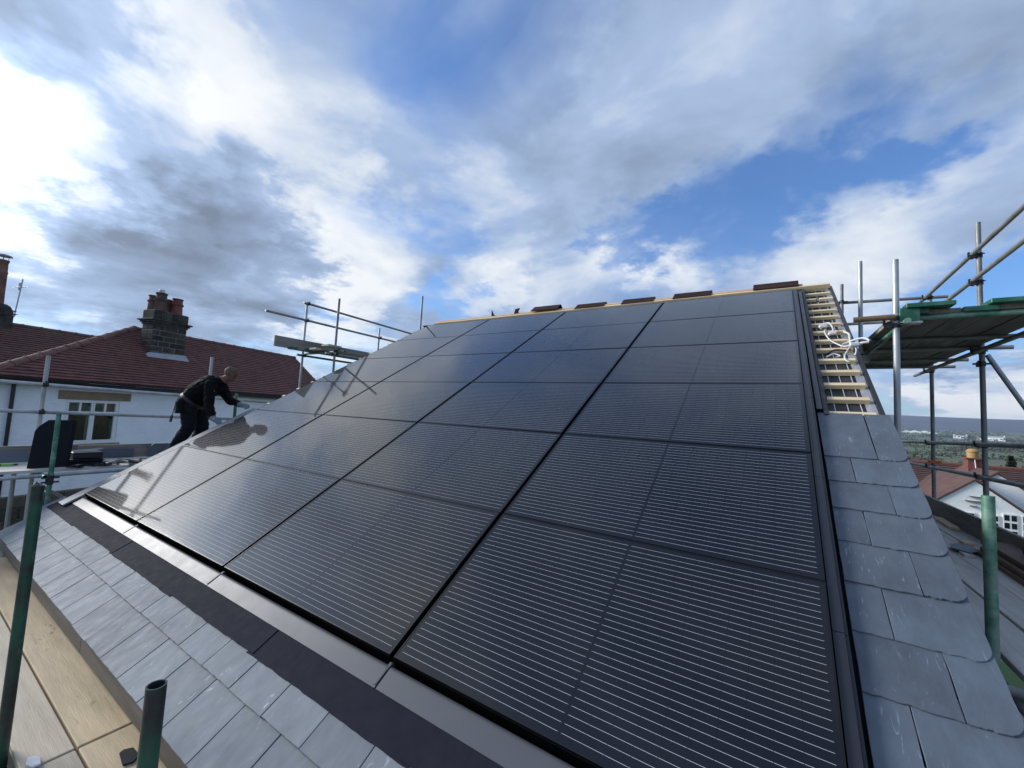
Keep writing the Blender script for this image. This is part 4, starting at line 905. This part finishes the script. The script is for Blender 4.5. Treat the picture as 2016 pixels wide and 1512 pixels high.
def ridge_run(p0, p1, ln, r, parent, m=M_RIDGE, seg=8):
    d = (p1 - p0); n = max(1, int(d.length / ln)); d.normalize(); ln = (p1 - p0).length / n
    side = d.cross(V((0, 0, 1))).normalized(); up = side.cross(d).normalized()
    for i in range(n):
        a = p0 + d * ln * i; b = a + d * (ln * 1.0); mb = MB(); vs = []
        rr0, rr1 = r * 1.10, r * 0.97
        for c, q in ((a, rr0), (a + d * 0.05, rr0), (a + d * 0.052, rr1), (b, rr1)):
            for k in range(seg + 1):
                t = PI * k / seg; vs.append(c + side * math.cos(t) * q + up * math.sin(t) * q * 0.9 - V((0, 0, 0.03)))
        fs = [(j * (seg + 1) + k, j * (seg + 1) + k + 1, (j + 1) * (seg + 1) + k + 1, (j + 1) * (seg + 1) + k) for j in range(3) for k in range(seg)] + [tuple(range(seg + 1))]
        mb.add(vs, fs); mb.build('ridge_tile', m, parent)
ridge_run(H(RL0, RDG, RZ), H(-2.38, 0.37, ZE), 0.42, 0.12, rf)
ridge_run(H(RL1, RDG, RZ), H(RL0, RDG, RZ), 0.46, 0.10, rf)
# chimney stack
c0, c1, cd0, cd1 = 1.80, 2.86, -1.00, -1.56
mb = MB(); mb.box((c0 + 0.012, cd1 + 0.012, 2.2), (c1 - 0.012, cd0 - 0.012, 4.10), tf=H); st = mb.build('chimney_stack', M_MORT, nh)
z = 2.30; r = 0
while z < 3.62:
    hh = 0.185; l = c0 - 0.0
    edges = [c0]; x = c0 + (0.22 if r % 2 else 0.36)
    while x < c1 - 0.12: edges.append(x); x += random.uniform(0.30, 0.42)
    edges.append(c1)
    for a, b in zip(edges, edges[1:]):
        for q0, q1 in ((cd0 - 0.27, cd0 + random.uniform(0, 0.012)), (cd1, cd0 - 0.29)):
            mb = MB(); mb.box((a + (0.012 if a > c0 else random.uniform(-0.01, 0)), q0, z + 0.012), (b - (0.012 if b < c1 else 0), q1, z + hh - 0.012), tf=H); mb.build('stone_block', M_STONE, st, bevel=0.01)
    z += hh; r += 1
for k, (z0, z1, ex) in enumerate(((3.595, 3.66, 0.03), (3.662, 3.72, 0.07), (3.722, 3.775, 0.12))):
    mb = MB(); mb.box((c0 - ex, cd1 - ex, z0), (c1 + ex, cd0 + ex, z1), tf=H); mb.build('cornice', M_STONE, st, bevel=0.012)
for a, b in ((c0 - 0.02, c0 + 0.24), (c0 + 0.26, c0 + 0.52), (c0 + 0.54, c1 + 0.02)):
    mb = MB(); mb.box((a, cd1 - 0.02, 3.778), (b, cd0 + 0.02, 4.09), tf=H); mb.build('stone_block', M_STONE, st, bevel=0.02)
mb = MB(); zz = lambda d_: RZ - (d_ - RDG) * (RZ - ZE) / (0.37 - RDG)
mb.hexa([H(c0 - 0.14, cd0 + 0.13, zz(cd0 + 0.13) + 0.03), H(c1 + 0.12, cd0 + 0.13, zz(cd0 + 0.13) + 0.03), H(c1 + 0.12, cd0, zz(cd0) + 0.03), H(c0 - 0.14, cd0, zz(cd0) + 0.03), H(c0 - 0.14, cd0 + 0.13, zz(cd0 + 0.13) + 0.045), H(c1 + 0.12, cd0 + 0.13, zz(cd0 + 0.13) + 0.045), H(c1 + 0.05, cd0 + 0.02, zz(cd0) + 0.14), H(c0 - 0.05, cd0 + 0.02, zz(cd0) + 0.10)])
mb.build('lead_apron', M_FLASHL, st)
def pot(l, d, z, h, r, m, cowl=False):
    mb = MB(); mb.lathe([(r * 1.05, 0), (r * 0.95, h * 0.1), (r * 0.86, h * 0.55), (r * 1.02, h * 0.58), (r * 1.04, h * 0.66), (r * 0.86, h * 0.70), (r * 0.80, h * 0.92), (r * 0.92, h * 0.94), (r * 0.90, h), (r * 0.7, h), (r * 0.66, h * 0.9)], H(l, d, z), 14)
    o = mb.build('chimney_pot', m, st, auto=R(50))
    if cowl: mb = MB(); mb.lathe([(r * 0.45, h), (r * 0.45, h + 0.11), (r * 0.42, h + 0.12)], H(l, d, z), 12); mb.build('metal_cowl', M_GALV, o)
pot(2.04, -1.18, 4.08, 0.64, 0.19, M_TERRA, True); pot(1.95, -1.42, 4.08, 0.54, 0.16, M_TERRA)
pot(2.56, -1.18, 4.08, 0.58, 0.19, M_REDPOT); pot(2.38, -1.42, 4.08, 0.52, 0.16, M_TERRA)
# thin wire from the roof
mb = MB(); mb.tube(H(3.0, -1.0, 2.72), H(3.62, 0.3, 1.66), 0.008, 6); mb.build('cable', M_LINTEL, nh)

# second house behind, tall chimney pot and aerial
wh = empty('red_roofed_house', H(-1.5, -7, -3.8), 'house at the photo edge behind the white house, mossy red roof and tall chimney pot', 'house')
WR, WZ = -6.0, 3.34
mb = MB(); mb.box((-8, -9, -3.8), (3.2, -3.6, 1.3), tf=H); mb.build('wall', M_RENDER, wh)
mb = MB(); mb.add([H(-8, -3.2, 1.15), H(3.2, -3.2, 1.15), H(3.2, WR, WZ - 0.02), H(-8, WR, WZ - 0.02)], [(0, 1, 2, 3)]); mb.add([H(3.2, WR, WZ - 0.02), H(3.2, -8.8, 1.15), H(-8, -8.8, 1.15), H(-8, WR, WZ - 0.02)], [(0, 1, 2, 3)])
wr = mb.build('roof', M_CLAYD, wh)
sv = (HN * (WR + 3.2) + V((0, 0, WZ - 1.15))); sl_ = sv.length; sv.normalize()
tile_field('roof_tiles', H(0, -3.2, 1.17), HD, sv, lambda s: -4.0, lambda s: 3.2, 28, sl_, M_CLAYD, wr)
ridge_run(H(3.2, WR, WZ + 0.02), H(-4.0, WR, WZ + 0.02), 0.46, 0.10, wr, M_CLAYD)
cx, cd = 0.16, -6.0
mb = MB(); mb.box((cx - 0.35, cd - 0.3, 2.6), (cx + 0.27, cd + 0.3, 3.62), tf=H); s2 = mb.build('chimney_stack', M_STONE, wh, bevel=0.02)
mb = MB(); mb.lathe([(0.36, 3.60), (0.38, 3.68), (0.36, 3.80), (0.30, 3.92), (0.22, 3.98)], H(cx - 0.03, cd, 0), 16); mb.build('cap', M_STONE, s2, auto=R(40))
mb = MB(); mb.lathe([(0.155, 3.95), (0.145, 4.4), (0.14, 5.0), (0.15, 5.02), (0.15, 5.08), (0.135, 5.1), (0.13, 5.40), (0.15, 5.42), (0.15, 5.48), (0.10, 5.48)], H(cx - 0.05, cd, 0), 18); pt = mb.build('chimney_pot', M_TERRA, s2, auto=R(50))
mb = MB()
for k in range(4): a = k * PI / 2 + 0.4; mb.tube(H(cx - 0.05 + 0.12 * math.cos(a), cd + 0.12 * math.sin(a), 5.46), H(cx - 0.05 + 0.12 * math.cos(a), cd + 0.12 * math.sin(a), 5.62), 0.008, 6)
mb.lathe([(0.21, 5.61), (0.20, 5.64), (0.05, 5.69)], H(cx - 0.05, cd, 0), 16); mb.build('cowl', M_GALVD, pt)
ae = empty('television_aerial', H(0.47, -5.8, 3.6), 'thin television aerial on a mast beside the tall chimney pot', 'aerial')
mb = MB(); mb.tube(H(0.47, -5.8, 3.6), H(0.55, -5.8, 4.95), 0.017, 8); mb.build('mast', M_GALV, ae)
mb = MB(); mb.tube(H(0.40, -5.8, 4.62), H(0.66, -5.8, 4.70), 0.01, 6)
for k in range(5): mb.tube(H(0.40 + k * 0.06, -5.95, 4.62 + k * 0.02), H(0.40 + k * 0.06, -5.65, 4.62 + k * 0.02), 0.005, 5)
mb.tube(H(0.5, -5.8, 4.55), H(0.5, -5.8, 4.80), 0.03, 8); mb.build('antenna', M_GALV, ae)
mb = MB()
for z in (3.66, 3.78): mb.box((0.40, -6.0, z), (0.50, -5.77, z + 0.03), tf=H)
mb.tube(H(0.36, -5.9, 3.70), H(0.55, -5.8, 3.70), 0.012, 6); mb.build('bracket', M_GALVD, ae)

# ================================================================== houses, trees and farms on the right
M_RENDERW = mat('bright_render', (0.86, 0.87, 0.86), 0.9, var=0.05, vscale=2, bump=0.01, bscale=12)
M_ROOFR = mat('brown_red_tile', (0.115, 0.058, 0.046), 0.8, var=0.3, vscale=3, col2=(0.08, 0.048, 0.042), mixscale=0.8)
M_BRICK = mat('red_brick', (0.16, 0.06, 0.045), 0.85, var=0.35, vscale=9)
gh = empty('gabled_house', (13.5, 24, -7), 'white gabled house with brown tiled roof below the verge scaffold', 'house')
GY = 21.0
mb = MB(); mb.box((10.6, 22.6, -7.5), (22, 30.5, -2.35)); mb.build('wall', M_RENDERW, gh)
RY, RZ2, EY, EZ = 26.0, -0.05, 22.2, -2.45
mb = MB(); mb.add([(10.3, EY, EZ - .03), (22.3, EY, EZ - .03), (22.3, RY, RZ2 - .03), (10.3, RY, RZ2 - .03)], [(0, 1, 2, 3)]); mb.add([(22.3, RY, RZ2 - .03), (22.3, 30.8, EZ), (10.3, 30.8, EZ), (10.3, RY, RZ2 - .03)], [(0, 1, 2, 3)])
gr = mb.build('roof', M_ROOFR, gh)
sv = V((0, RY - EY, RZ2 - EZ)); sl_ = sv.length; sv.normalize()
tile_field('roof_tiles', V((0, EY, EZ)), V((1, 0, 0)), sv, lambda s: 10.3, lambda s: 19.0, 30, sl_, M_ROOFR, gr, wd=0.24)
mb = MB(); mb.tube((10.3, RY, RZ2 + 0.02), (22.3, RY, RZ2 + 0.02), 0.09, 10); mb.build('ridge', M_BRICK, gr)
# projecting gables
def gable(ax, az, gy, hw, pitch, nm, deep):
    ez = az - hw * math.tan(R(pitch))
    mb = MB(); mb.prism([(ax - hw, -7.5), (ax + hw, -7.5), (ax + hw, ez), (ax, az), (ax - hw, ez)], gy, gy + deep, tf=lambda a, b, c: (a, c, b)); g_ = mb.build(nm, M_RENDERW, gh)
    for sg_ in (-1, 1):
        mb = MB(); k = 0.12
        mb.hexa([V((ax, gy - 0.06, az + 0.03)), V((ax + sg_ * (hw + 0.25), gy - 0.06, az + 0.03 - (hw + 0.25) * math.tan(R(pitch)))), V((ax + sg_ * (hw + 0.25), gy + deep, az + 0.03 - (hw + 0.25) * math.tan(R(pitch)))), V((ax, gy + deep, az + 0.03)),
                 V((ax, gy - 0.06, az + 0.10)), V((ax + sg_ * (hw + 0.25), gy - 0.06, az + 0.10 - (hw + 0.25) * math.tan(R(pitch)))), V((ax + sg_ * (hw + 0.25), gy + deep, az + 0.10 - (hw + 0.25) * math.tan(R(pitch)))), V((ax, gy + deep, az + 0.10))])
        mb.build('gable_roof', M_ROOFR, g_)
    return g_
g1 = gable(13.10, -0.36, GY, 2.6, 40, 'front_gable', 4.0)
g2 = gable(13.95, -0.08, GY + 0.9, 2.2, 40, 'rear_gable', 3.5)
def small_window(l0, l1, z0, z1, nc, nr, y, parent):
    mb = MB(); mb.box((l0, y - 0.05, z0), (l1, y - 0.004, z1)); w_ = mb.build('window', M_PVC, parent)
    for i in range(nc):
        for j in range(nr):
            a = l0 + (l1 - l0) * (i + 0.14) / nc; b = l0 + (l1 - l0) * (i + 0.86) / nc; c = z0 + (z1 - z0) * (j + 0.14) / nr; d = z0 + (z1 - z0) * (j + 0.86) / nr
            mb = MB(); mb.box((a, y - 0.056, c), (b, y - 0.051, d)); mb.build('pane', M_PANE, w_)
for l0, l1 in ((12.05, 12.50), (12.62, 13.05), (13.20, 13.65)): small_window(l0, l1, -2.25, -1.52, 2, 3, GY, g1)
for l0, l1 in ((13.75, 14.10), (14.20, 14.60), (14.7, 15.1)): small_window(l0, l1, -2.25, -1.42, 2, 3, GY, g1)
mb = MB()
for z, a, b in ((-0.95, 12.92, 13.30), (-1.12, 12.80, 13.36), (-1.30, 12.92, 13.1)): mb.box((a, GY - 0.10, z), (b, GY - 0.002, z + 0.035))
mb.build('vent_slats', M_GALVD, g1)
mb = MB(); mb.box((13.70, 23.9, -1.6), (14.20, 24.4, 0.34)); ch = mb.build('chimney_stack', M_BRICK, gh, bevel=0.01)
mb = MB(); mb.box((13.64, 23.84, 0.342), (14.26, 24.46, 0.40)); mb.build('cap', M_BRICK, ch)
M_YPOT = mat('cream_pot', (0.42, 0.26, 0.10), 0.7, var=0.2, vscale=6)
mb = MB(); mb.lathe([(0.17, 0.40), (0.18, 0.62), (0.20, 0.64), (0.20, 0.70), (0.12, 0.78), (0.05, 0.79)], V((13.92, 24.15, 0)), 16); mb.build('chimney_pot', M_YPOT, ch, auto=R(40))
mb = MB(); mb.tube((13.90, 23.86, 0.34), (13.93, 23.86, -0.14), 0.018, 8); mb.build('pipe', M_PVC, ch)
mb = MB(); mb.box((13.45, 23.5, -0.55), (14.0, 23.89, -0.22), tf=lambda a, b, c: (a, b, c)); mb.build('lead_apron', M_FLASHL, ch)
mb = MB(); mb.tube((12.0, 22.6, -1.95), (13.1, 24.9, -0.55), 0.06, 8); mb.build('valley_flashing', M_FLASHL, gr)
M_ORT = mat('orange_tile', (0.45, 0.13, 0.05), 0.7)
mb = MB(); mb.tube((11.55, 23.3, -1.65), (11.60, 24.3, -1.02), 0.07, 8); mb.build('orange_hip_tile', M_ORT, gr)

# red-brown roof house further left of it, mostly hidden by the slates
def leaf_cloud(mb, c, rx, ry, rz, n, size, shape='ball'):
    for _ in range(n):
        while True:
            p = V((random.uniform(-1, 1), random.uniform(-1, 1), random.uniform(-1, 1)))
            if p.length < 1 and p.length > 0.35: break
        if shape == 'cone':
            z = random.random() ** 1.3; a = random.uniform(0, 2 * PI); q = (1 - z) * random.uniform(0.55, 1.0) * (0.85 + 0.3 * math.sin(z * 40 + a * 2))
            p = V((math.cos(a) * q, math.sin(a) * q, z * 2 - 1))
        q = c + V((p.x * rx, p.y * ry, p.z * rz)); s_ = size * random.uniform(0.6, 1.3)
        u = V((random.uniform(-1, 1), random.uniform(-1, 1), random.uniform(-0.7, 0.7))).normalized(); v_ = u.orthogonal().normalized()
        mb.add([q - u * s_, q + v_ * s_ * 0.6, q + u * s_, q - v_ * s_ * 0.6], [(0, 1, 2, 3)])
M_CONI = mat('conifer_needles', (0.022, 0.040, 0.018), 0.8, var=0.5, vscale=2)
M_BARK = mat('bark', (0.06, 0.045, 0.035), 0.9, var=0.3, vscale=8)
for i, (x, y, zt, zb, rr, lab) in enumerate(((20.75, 42, 0.10, -9, 1.35, 'dark conifer beyond the gabled house, the shorter of two'), (22.35, 43, 0.75, -9, 1.7, 'dark conifer at the photo edge, the taller of two'))):
    t = empty('conifer_tree', (x, y, zb), lab, 'tree', 'dark conifers beyond the houses')
    mb = MB(); mb.tube((x, y, zb), (x, y, zt - 0.4), 0.22, 8, r2=0.03); mb.build('trunk', M_BARK, t)
    mb = MB(); leaf_cloud(mb, V((x, y, (zt + zb) / 2 + 0.6)), rr * 2.2, rr * 2.2, (zt - zb) / 2 - 0.6, 5200, 0.16, 'cone'); mb.build('crown', M_CONI, t)

def gpos(az, r, dz=0.0):
    a = R(az); w_ = wav(r, a % (2 * PI)) * r * 0.0016 if r > 100 else 0
    return V((CAM.x + r * math.sin(a), CAM.y + r * math.cos(a), el_h(r) + w_ + dz))
M_WOOD = mat('winter_woodland', (0.060, 0.054, 0.036), 0.95, var=0.4, vscale=0.05, col2=(0.045, 0.052, 0.028), mixscale=0.02)
mb = MB()
random.seed(21)
for _ in range(120):
    az = random.uniform(3, 27); r = random.choice((random.uniform(160, 420), random.uniform(420, 1200), random.uniform(1200, 3300)))
    p = gpos(az, r); s_ = 4.5 * random.uniform(0.7, 1.3) * (1 if r < 600 else 1.5)
    if r > 1000: s_ *= 1.6
    leaf_cloud(mb, p + V((0, 0, s_ * 0.5)), s_ * random.uniform(1, 2.2), s_ * random.uniform(1, 2.2), s_ * 0.75, 34, s_ * 0.28)
for az0, az1, r0, r1 in ((9, 26, 620, 760), (8, 26, 1050, 980), (10, 26, 1500, 1650), (8, 26, 2150, 2050), (12.5, 15.4, 2350, 2350), (15.4, 19, 2300, 2250), (9, 24, 3150, 3150), (9, 24, 2800, 2700), (9.5, 13.5, 300, 420), (14, 18, 900, 1250)):
    n = 48
    for k in range(n):
        t = k / n; az = az0 + (az1 - az0) * t + random.uniform(-0.1, 0.1); r = r0 + (r1 - r0) * t + random.uniform(-15, 15); p = gpos(az, r); s_ = (3.0 + r / 420) * random.uniform(0.5, 1.4)
        leaf_cloud(mb, p + V((0, 0, s_ * 0.45)), s_ * 1.8, s_ * 1.8, s_ * 0.7, 20, s_ * 0.32)
tag(mb.build('woodland', M_WOOD), 'brown winter trees and hedges across the valley below the moor', 'woodland', kind='stuff')
fg = 'white farmhouses across the valley'
for i, (az, r, wd, h, lab) in enumerate(((14.8, 2300, 36, 13, 'white farmhouse with end chimneys across the valley, standing alone in fields'), (16.1, 2250, 22, 9, 'low white farm building half hidden by the outer standard'), (16.95, 2250, 44, 16, 'broad white house across the valley, furthest towards the photo edge'),
        (11.15, 2850, 40, 12, 'white roofed building across the valley, first beside the slates'), (11.75, 2850, 52, 14, 'white roofed building across the valley, second from the slates'), (12.45, 2870, 56, 13, 'white roofed building across the valley, third from the slates'), (12.95, 2880, 40, 9, 'white roofed building across the valley, just before the thin standard'))):
    p = gpos(az, r); t = empty('farmhouse', p, lab, 'house', fg); a = R(az); ux = V((math.cos(a), -math.sin(a), 0)); uy = V((math.sin(a), math.cos(a), 0))
    tf = lambda x, y, z: p + ux * x + uy * y + V((0, 0, z))
    mb = MB(); mb.box((-wd / 2, 0, -3), (wd / 2, 14, h * (0.75 if i < 3 else 0.35)), tf=tf); mb.build('wall', M_RENDERW, t)
    mb = MB(); b0 = h * (0.75 if i < 3 else 0.35)
    if i < 3: mb.prism([(-1, b0), (15, b0), (7, h)], -wd / 2 - 0.5, wd / 2 + 0.5, tf=lambda a_, b_, c_: tf(c_, a_, b_))
    else: mb.prism([(-wd / 2, b0), (wd / 2, b0), (0, h)], -1, 15, tf=lambda a_, b_, c_: tf(a_, c_, b_))
    mb.build('roof', mat('slate_roof', (0.35, 0.36, 0.37), 0.7) if i < 3 else M_RENDERW, t)
    if i < 3:
        for x in (-wd / 2 + 2, wd / 2 - 2): mb = MB(); mb.box((x - 1.5, 5.5, h * 0.7), (x + 1.5, 8.5, h * 1.22), tf=tf); mb.build('chimney', M_RENDERW, t)

# ================================================================== the worker
random.seed(5)
def capsule(mb, p0, p1, r0, r1, seg=14, flat=None):
    p0, p1 = V(p0), V(p1); d = p1 - p0; L_ = max(d.length, 1e-5); d = d / L_
    u = d.orthogonal().normalized() if flat is None else (V(flat[0]) - d * V(flat[0]).dot(d)).normalized(); w_ = d.cross(u)
    k = 1.0 if flat is None else flat[1]
    rings = []
    for i in range(5): t = -PI / 2 + PI / 2 * i / 4; rings.append((p0 + d * math.sin(t) * r0, r0 * math.cos(t)))
    for i in range(1, 5): t = PI / 2 * i / 4; rings.append((p1 + d * math.sin(t) * r1, r1 * math.cos(t)))
    rings.insert(5, (p1, r1)); vs = []; n = len(rings)
    for c, q in rings: vs += [c + (u * math.cos(2 * PI * a / seg) * q * k + w_ * math.sin(2 * PI * a / seg) * q) for a in range(seg)]
    fs = [(j * seg + a, j * seg + (a + 1) % seg, (j + 1) * seg + (a + 1) % seg, (j + 1) * seg + a) for j in range(n - 1) for a in range(seg)]
    fs += [tuple(range(seg - 1, -1, -1)), tuple(range((n - 1) * seg, n * seg))]
    mb.add(vs, fs)
J = dict(pelvis=(-1.0, 1.30, 1.10), spine=(-0.95, 1.375, 1.27), chest=(-0.86, 1.49, 1.385), neckb=(-0.77, 1.585, 1.475), head=(-0.685, 1.695, 1.598),
         shN=(-0.70, 1.42, 1.385), elN=(-0.56, 1.375, 1.075), wrN=(-0.38, 1.375, 0.885), shF=(-0.99, 1.70, 1.375), elF=(-0.74, 1.725, 1.17), wrF=(-0.41, 1.752, 1.108),
         hipN=(-0.93, 1.235, 1.03), knN=(-0.88, 1.265, 0.725), anN=(-1.06, 1.10, 0.29), hipF=(-1.10, 1.43, 1.02), knF=(-0.97, 1.475, 0.72), anF=(-1.08, 1.40, 0.29))
J = {k: V(v) for k, v in J.items()}
fwd = V((0.80, 0.60, 0)).normalized(); lat = V((fwd.y, -fwd.x, 0))          # facing, and towards his right hand
body = MB()
capsule(body, J['pelvis'] - lat * 0.075, J['pelvis'] + lat * 0.075, 0.145, 0.145)
capsule(body, J['pelvis'] + V((0, 0, 0.02)), J['spine'], 0.16, 0.165, flat=(lat, 1.2))
capsule(body, J['spine'], J['chest'], 0.165, 0.172, flat=(lat, 1.25))
capsule(body, J['chest'], J['neckb'] - V((0.02, 0.02, 0.03)), 0.168, 0.108, flat=(lat, 1.35))
capsule(body, J['shN'], J['shF'], 0.085, 0.085)
capsule(body, J['neckb'] - V((0, 0, 0.01)), J['head'] - V((0.02, 0.02, 0.05)), 0.066, 0.058)
hf = V((0.72, 0.55, -0.36)).normalized()                                          # where the face points
hu = (V((0, 0, 1)) - hf * hf.z).normalized(); hl = hf.cross(hu)
hc = J['head']
capsule(body, hc - hf * 0.03 + hu * 0.025, hc + hf * 0.02 + hu * 0.03, 0.088, 0.080, flat=(hl, 0.90))
capsule(body, hc + hf * 0.025 - hu * 0.02, hc + hf * 0.045 - hu * 0.085, 0.066, 0.040, flat=(hl, 0.95))
capsule(body, hc + hf * 0.092 + hu * 0.012, hc + hf * 0.112 - hu * 0.022, 0.010, 0.015)          # nose
capsule(body, hc + hf * 0.075 + hu * 0.030 - hl * 0.04, hc + hf * 0.075 + hu * 0.030 + hl * 0.04, 0.014, 0.014)   # brow
for sg_ in (-1, 1): capsule(body, hc + hl * sg_ * 0.082 - hf * 0.01 + hu * 0.018, hc + hl * sg_ * 0.080 - hf * 0.004 - hu * 0.02, 0.014, 0.010)
for s_ in 'NF':
    capsule(body, J['sh' + s_], J['el' + s_], 0.088, 0.068); capsule(body, J['el' + s_], J['wr' + s_], 0.068, 0.044)
    capsule(body, J['hip' + s_], J['kn' + s_], 0.125, 0.092); capsule(body, J['kn' + s_], J['an' + s_], 0.092, 0.066)
    foot = J['an' + s_]; capsule(body, foot + V((0, 0, -0.055)) - fwd * 0.05, foot + V((0, 0, -0.062)) + fwd * 0.15, 0.048, 0.045)
    capsule(body, foot, foot + V((0, 0, -0.04)), 0.058, 0.055)
def hand(w_, target, up, side):
    d = (target - w_).normalized(); s_ = d.cross(up).normalized() * side
    palm = w_ + d * 0.085
    capsule(body, w_, palm, 0.033, 0.036, flat=(s_, 1.25))
    for k, (o_, ln) in enumerate(((-0.033, 0.060), (-0.011, 0.074), (0.011, 0.070), (0.032, 0.054))):
        b = palm + s_ * o_ + d * 0.012; m_ = b + d * ln * 0.55 - up * 0.006; e_ = m_ + d * ln * 0.45 - up * 0.026
        capsule(body, b, m_, 0.0115, 0.0105, 8); capsule(body, m_, e_, 0.0105, 0.009, 8)
    b = w_ + d * 0.03 - s_ * 0.03; m_ = b + d * 0.045 - s_ * 0.026 - up * 0.012; capsule(body, b, m_, 0.015, 0.012, 8); capsule(body, m_, m_ + d * 0.035 - s_ * 0.002 - up * 0.012, 0.012, 0.010, 8)
hand(J['wrN'], V((-0.20, 1.40, 0.835)), V((0, -SA, CA)), 1); hand(J['wrF'], V((-0.17, 1.79, 1.075)), V((0, -SA, CA)), 1)
me = body.mesh('person', []); tmp = bpy.data.objects.new('tmp', me); COL.objects.link(tmp)
rm = tmp.modifiers.new('r', 'REMESH'); rm.mode = 'VOXEL'; rm.voxel_size = 0.0075; rm.use_smooth_shade = True
sm = tmp.modifiers.new('s', 'SMOOTH'); sm.factor = 0.5; sm.iterations = 3
dg = bpy.context.evaluated_depsgraph_get(); pm = bpy.data.meshes.new_from_object(tmp.evaluated_get(dg)); bpy.data.objects.remove(tmp)
pm.materials.clear()
M_JACK = mat('black_jacket', (0.0045, 0.0045, 0.005), 0.85, spec=0.12, var=0.3, vscale=14, bump=0.012, bscale=9)
M_TROU = mat('work_trousers', (0.010, 0.011, 0.015), 0.85, spec=0.15, var=0.4, vscale=12, bump=0.012, bscale=10)
M_SKIN = mat('skin', (0.20, 0.095, 0.07), 0.6, spec=0.3, var=0.12, vscale=20); M_HAIR = mat('short_hair', (0.10, 0.065, 0.04), 0.8, var=0.3, vscale=60)
M_GLOVE = mat('grey_gloves', (0.16, 0.17, 0.19), 0.7, var=0.5, vscale=40); M_BOOT = mat('boots', (0.02, 0.018, 0.016), 0.6)
for m_ in (M_JACK, M_TROU, M_SKIN, M_HAIR, M_GLOVE, M_BOOT): pm.materials.append(m_)
def zone(p):
    if (p - hc).length < 0.175 and (p - J['neckb']).dot(J['head'] - J['neckb']) > 0.006:
        q = p - hc
        if q.dot(hu) > 0.028 and q.dot(hf) < 0.080 or (q.dot(hf) < -0.012 and q.dot(hu) > -0.045): return 3
        return 2
    for s_ in 'NF':
        d = (J['wr' + s_] - J['el' + s_]).normalized()
        if (p - J['wr' + s_]).length < 0.24 and (p - J['wr' + s_]).dot(d) > -0.012: return 4
    if p.z < 0.33: return 5
    ax = (J['chest'] - J['pelvis']).normalized(); t = (p - J['pelvis']).dot(ax)
    if t > 0.035: return 0
    for s_ in 'NF':
        for a, b in (('sh', 'el'), ('el', 'wr')):
            A_, B_ = J[a + s_], J[b + s_]; ab = B_ - A_; tt = max(0, min(1, (p - A_).dot(ab) / ab.length_squared))
            if (p - A_ - ab * tt).length < 0.095: return 0
    return 1
for f in pm.polygons: f.material_index = zone(f.center); f.use_smooth = True
from mathutils import noise as MN
zv = {}
for f in pm.polygons:
    for vi in f.vertices: zv.setdefault(vi, f.material_index)
nrm = [v_.normal.copy() for v_ in pm.vertices]
for v_ in pm.vertices:
    if zv.get(v_.index) in (0, 1):
        p = v_.co; q = V((p.x * 7, p.y * 7, p.z * 16)); f_ = MN.noise(q) * 0.012 + MN.noise(q * 2.3) * 0.007
        v_.co = p + nrm[v_.index] * f_
person = tag(link('person', pm), 'worker in black jacket and dark work trousers bending over the array edge in gloves', 'person')
mb = MB()
for sg_ in (-1, 1): mb.lathe([(0.004, -0.009), (0.009, -0.004), (0.009, 0.004), (0.004, 0.009)], hc + hf * 0.083 + hu * 0.010 + hl * sg_ * 0.032, 10)
mb.build('eyes', M_BLACKP, person)
mb = MB(); capsule(mb, hc + hf * 0.094 - hu * 0.052 - hl * 0.022, hc + hf * 0.094 - hu * 0.052 + hl * 0.022, 0.004, 0.004, 8); mb.build('mouth', mat('lips', (0.22, 0.08, 0.07), 0.5), person)
# belt, pouch, hanging tool, jacket marks
bc = J['pelvis'] + (J['chest'] - J['pelvis']).normalized() * 0.035; ax = (J['chest'] - J['pelvis']).normalized(); bu = (lat - ax * lat.dot(ax)).normalized(); bw = ax.cross(bu)
mb = MB(); vs = []; fs = []
for k in range(28):
    a = 2 * PI * k / 28
    for q, h_ in ((1.0, -0.022), (1.04, -0.022), (1.04, 0.022), (1.0, 0.022)): vs.append(bc + (bu * math.cos(a) * 0.212 + bw * math.sin(a) * 0.176) * q + ax * h_)
for k in range(28):
    for j in range(4): fs.append((k * 4 + j, k * 4 + (j + 1) % 4, ((k + 1) % 28) * 4 + (j + 1) % 4, ((k + 1) % 28) * 4 + j))
mb.add(vs, fs); bt = mb.build('tool_belt', M_BOOT, person)
mb = MB(); mb.box((-0.90, 1.055, 0.93), (-0.82, 1.13, 1.12)); mb.build('pouch', M_TROU, bt, bevel=0.012)
mb = MB(); mb.tube((-0.85, 1.055, 1.10), (-0.84, 1.02, 0.90), 0.006, 6); mb.tube((-0.84, 1.02, 0.90), (-0.835, 1.005, 0.80), 0.017, 8); mb.build('hanging_tool', M_BLACKP, bt, auto=R(40))
mb = MB(); mb.box((-0.60, 1.40, 1.29), (-0.585, 1.44, 1.31)); mb.build('jacket_badge', M_WHITE, person)

# ================================================================== haze over the valley
hz = bpy.data.materials.new('haze'); hz.use_nodes = True; nt = hz.node_tree; nt.nodes.clear()
pv = nt.nodes.new('ShaderNodeVolumePrincipled'); pv.inputs['Density'].default_value = 0.00010; pv.inputs['Color'].default_value = (0.66, 0.80, 1.0, 1); pv.inputs['Anisotropy'].default_value = 0.2
ho = nt.nodes.new('ShaderNodeOutputMaterial'); nt.links.new(pv.outputs[0], ho.inputs['Volume'])
mb = MB(); mb.box((-9000, -9000, -30), (9000, 9000, 235)); tag(mb.build('haze', hz), 'thin blue haze over the valley and the moor', 'haze', kind='stuff')
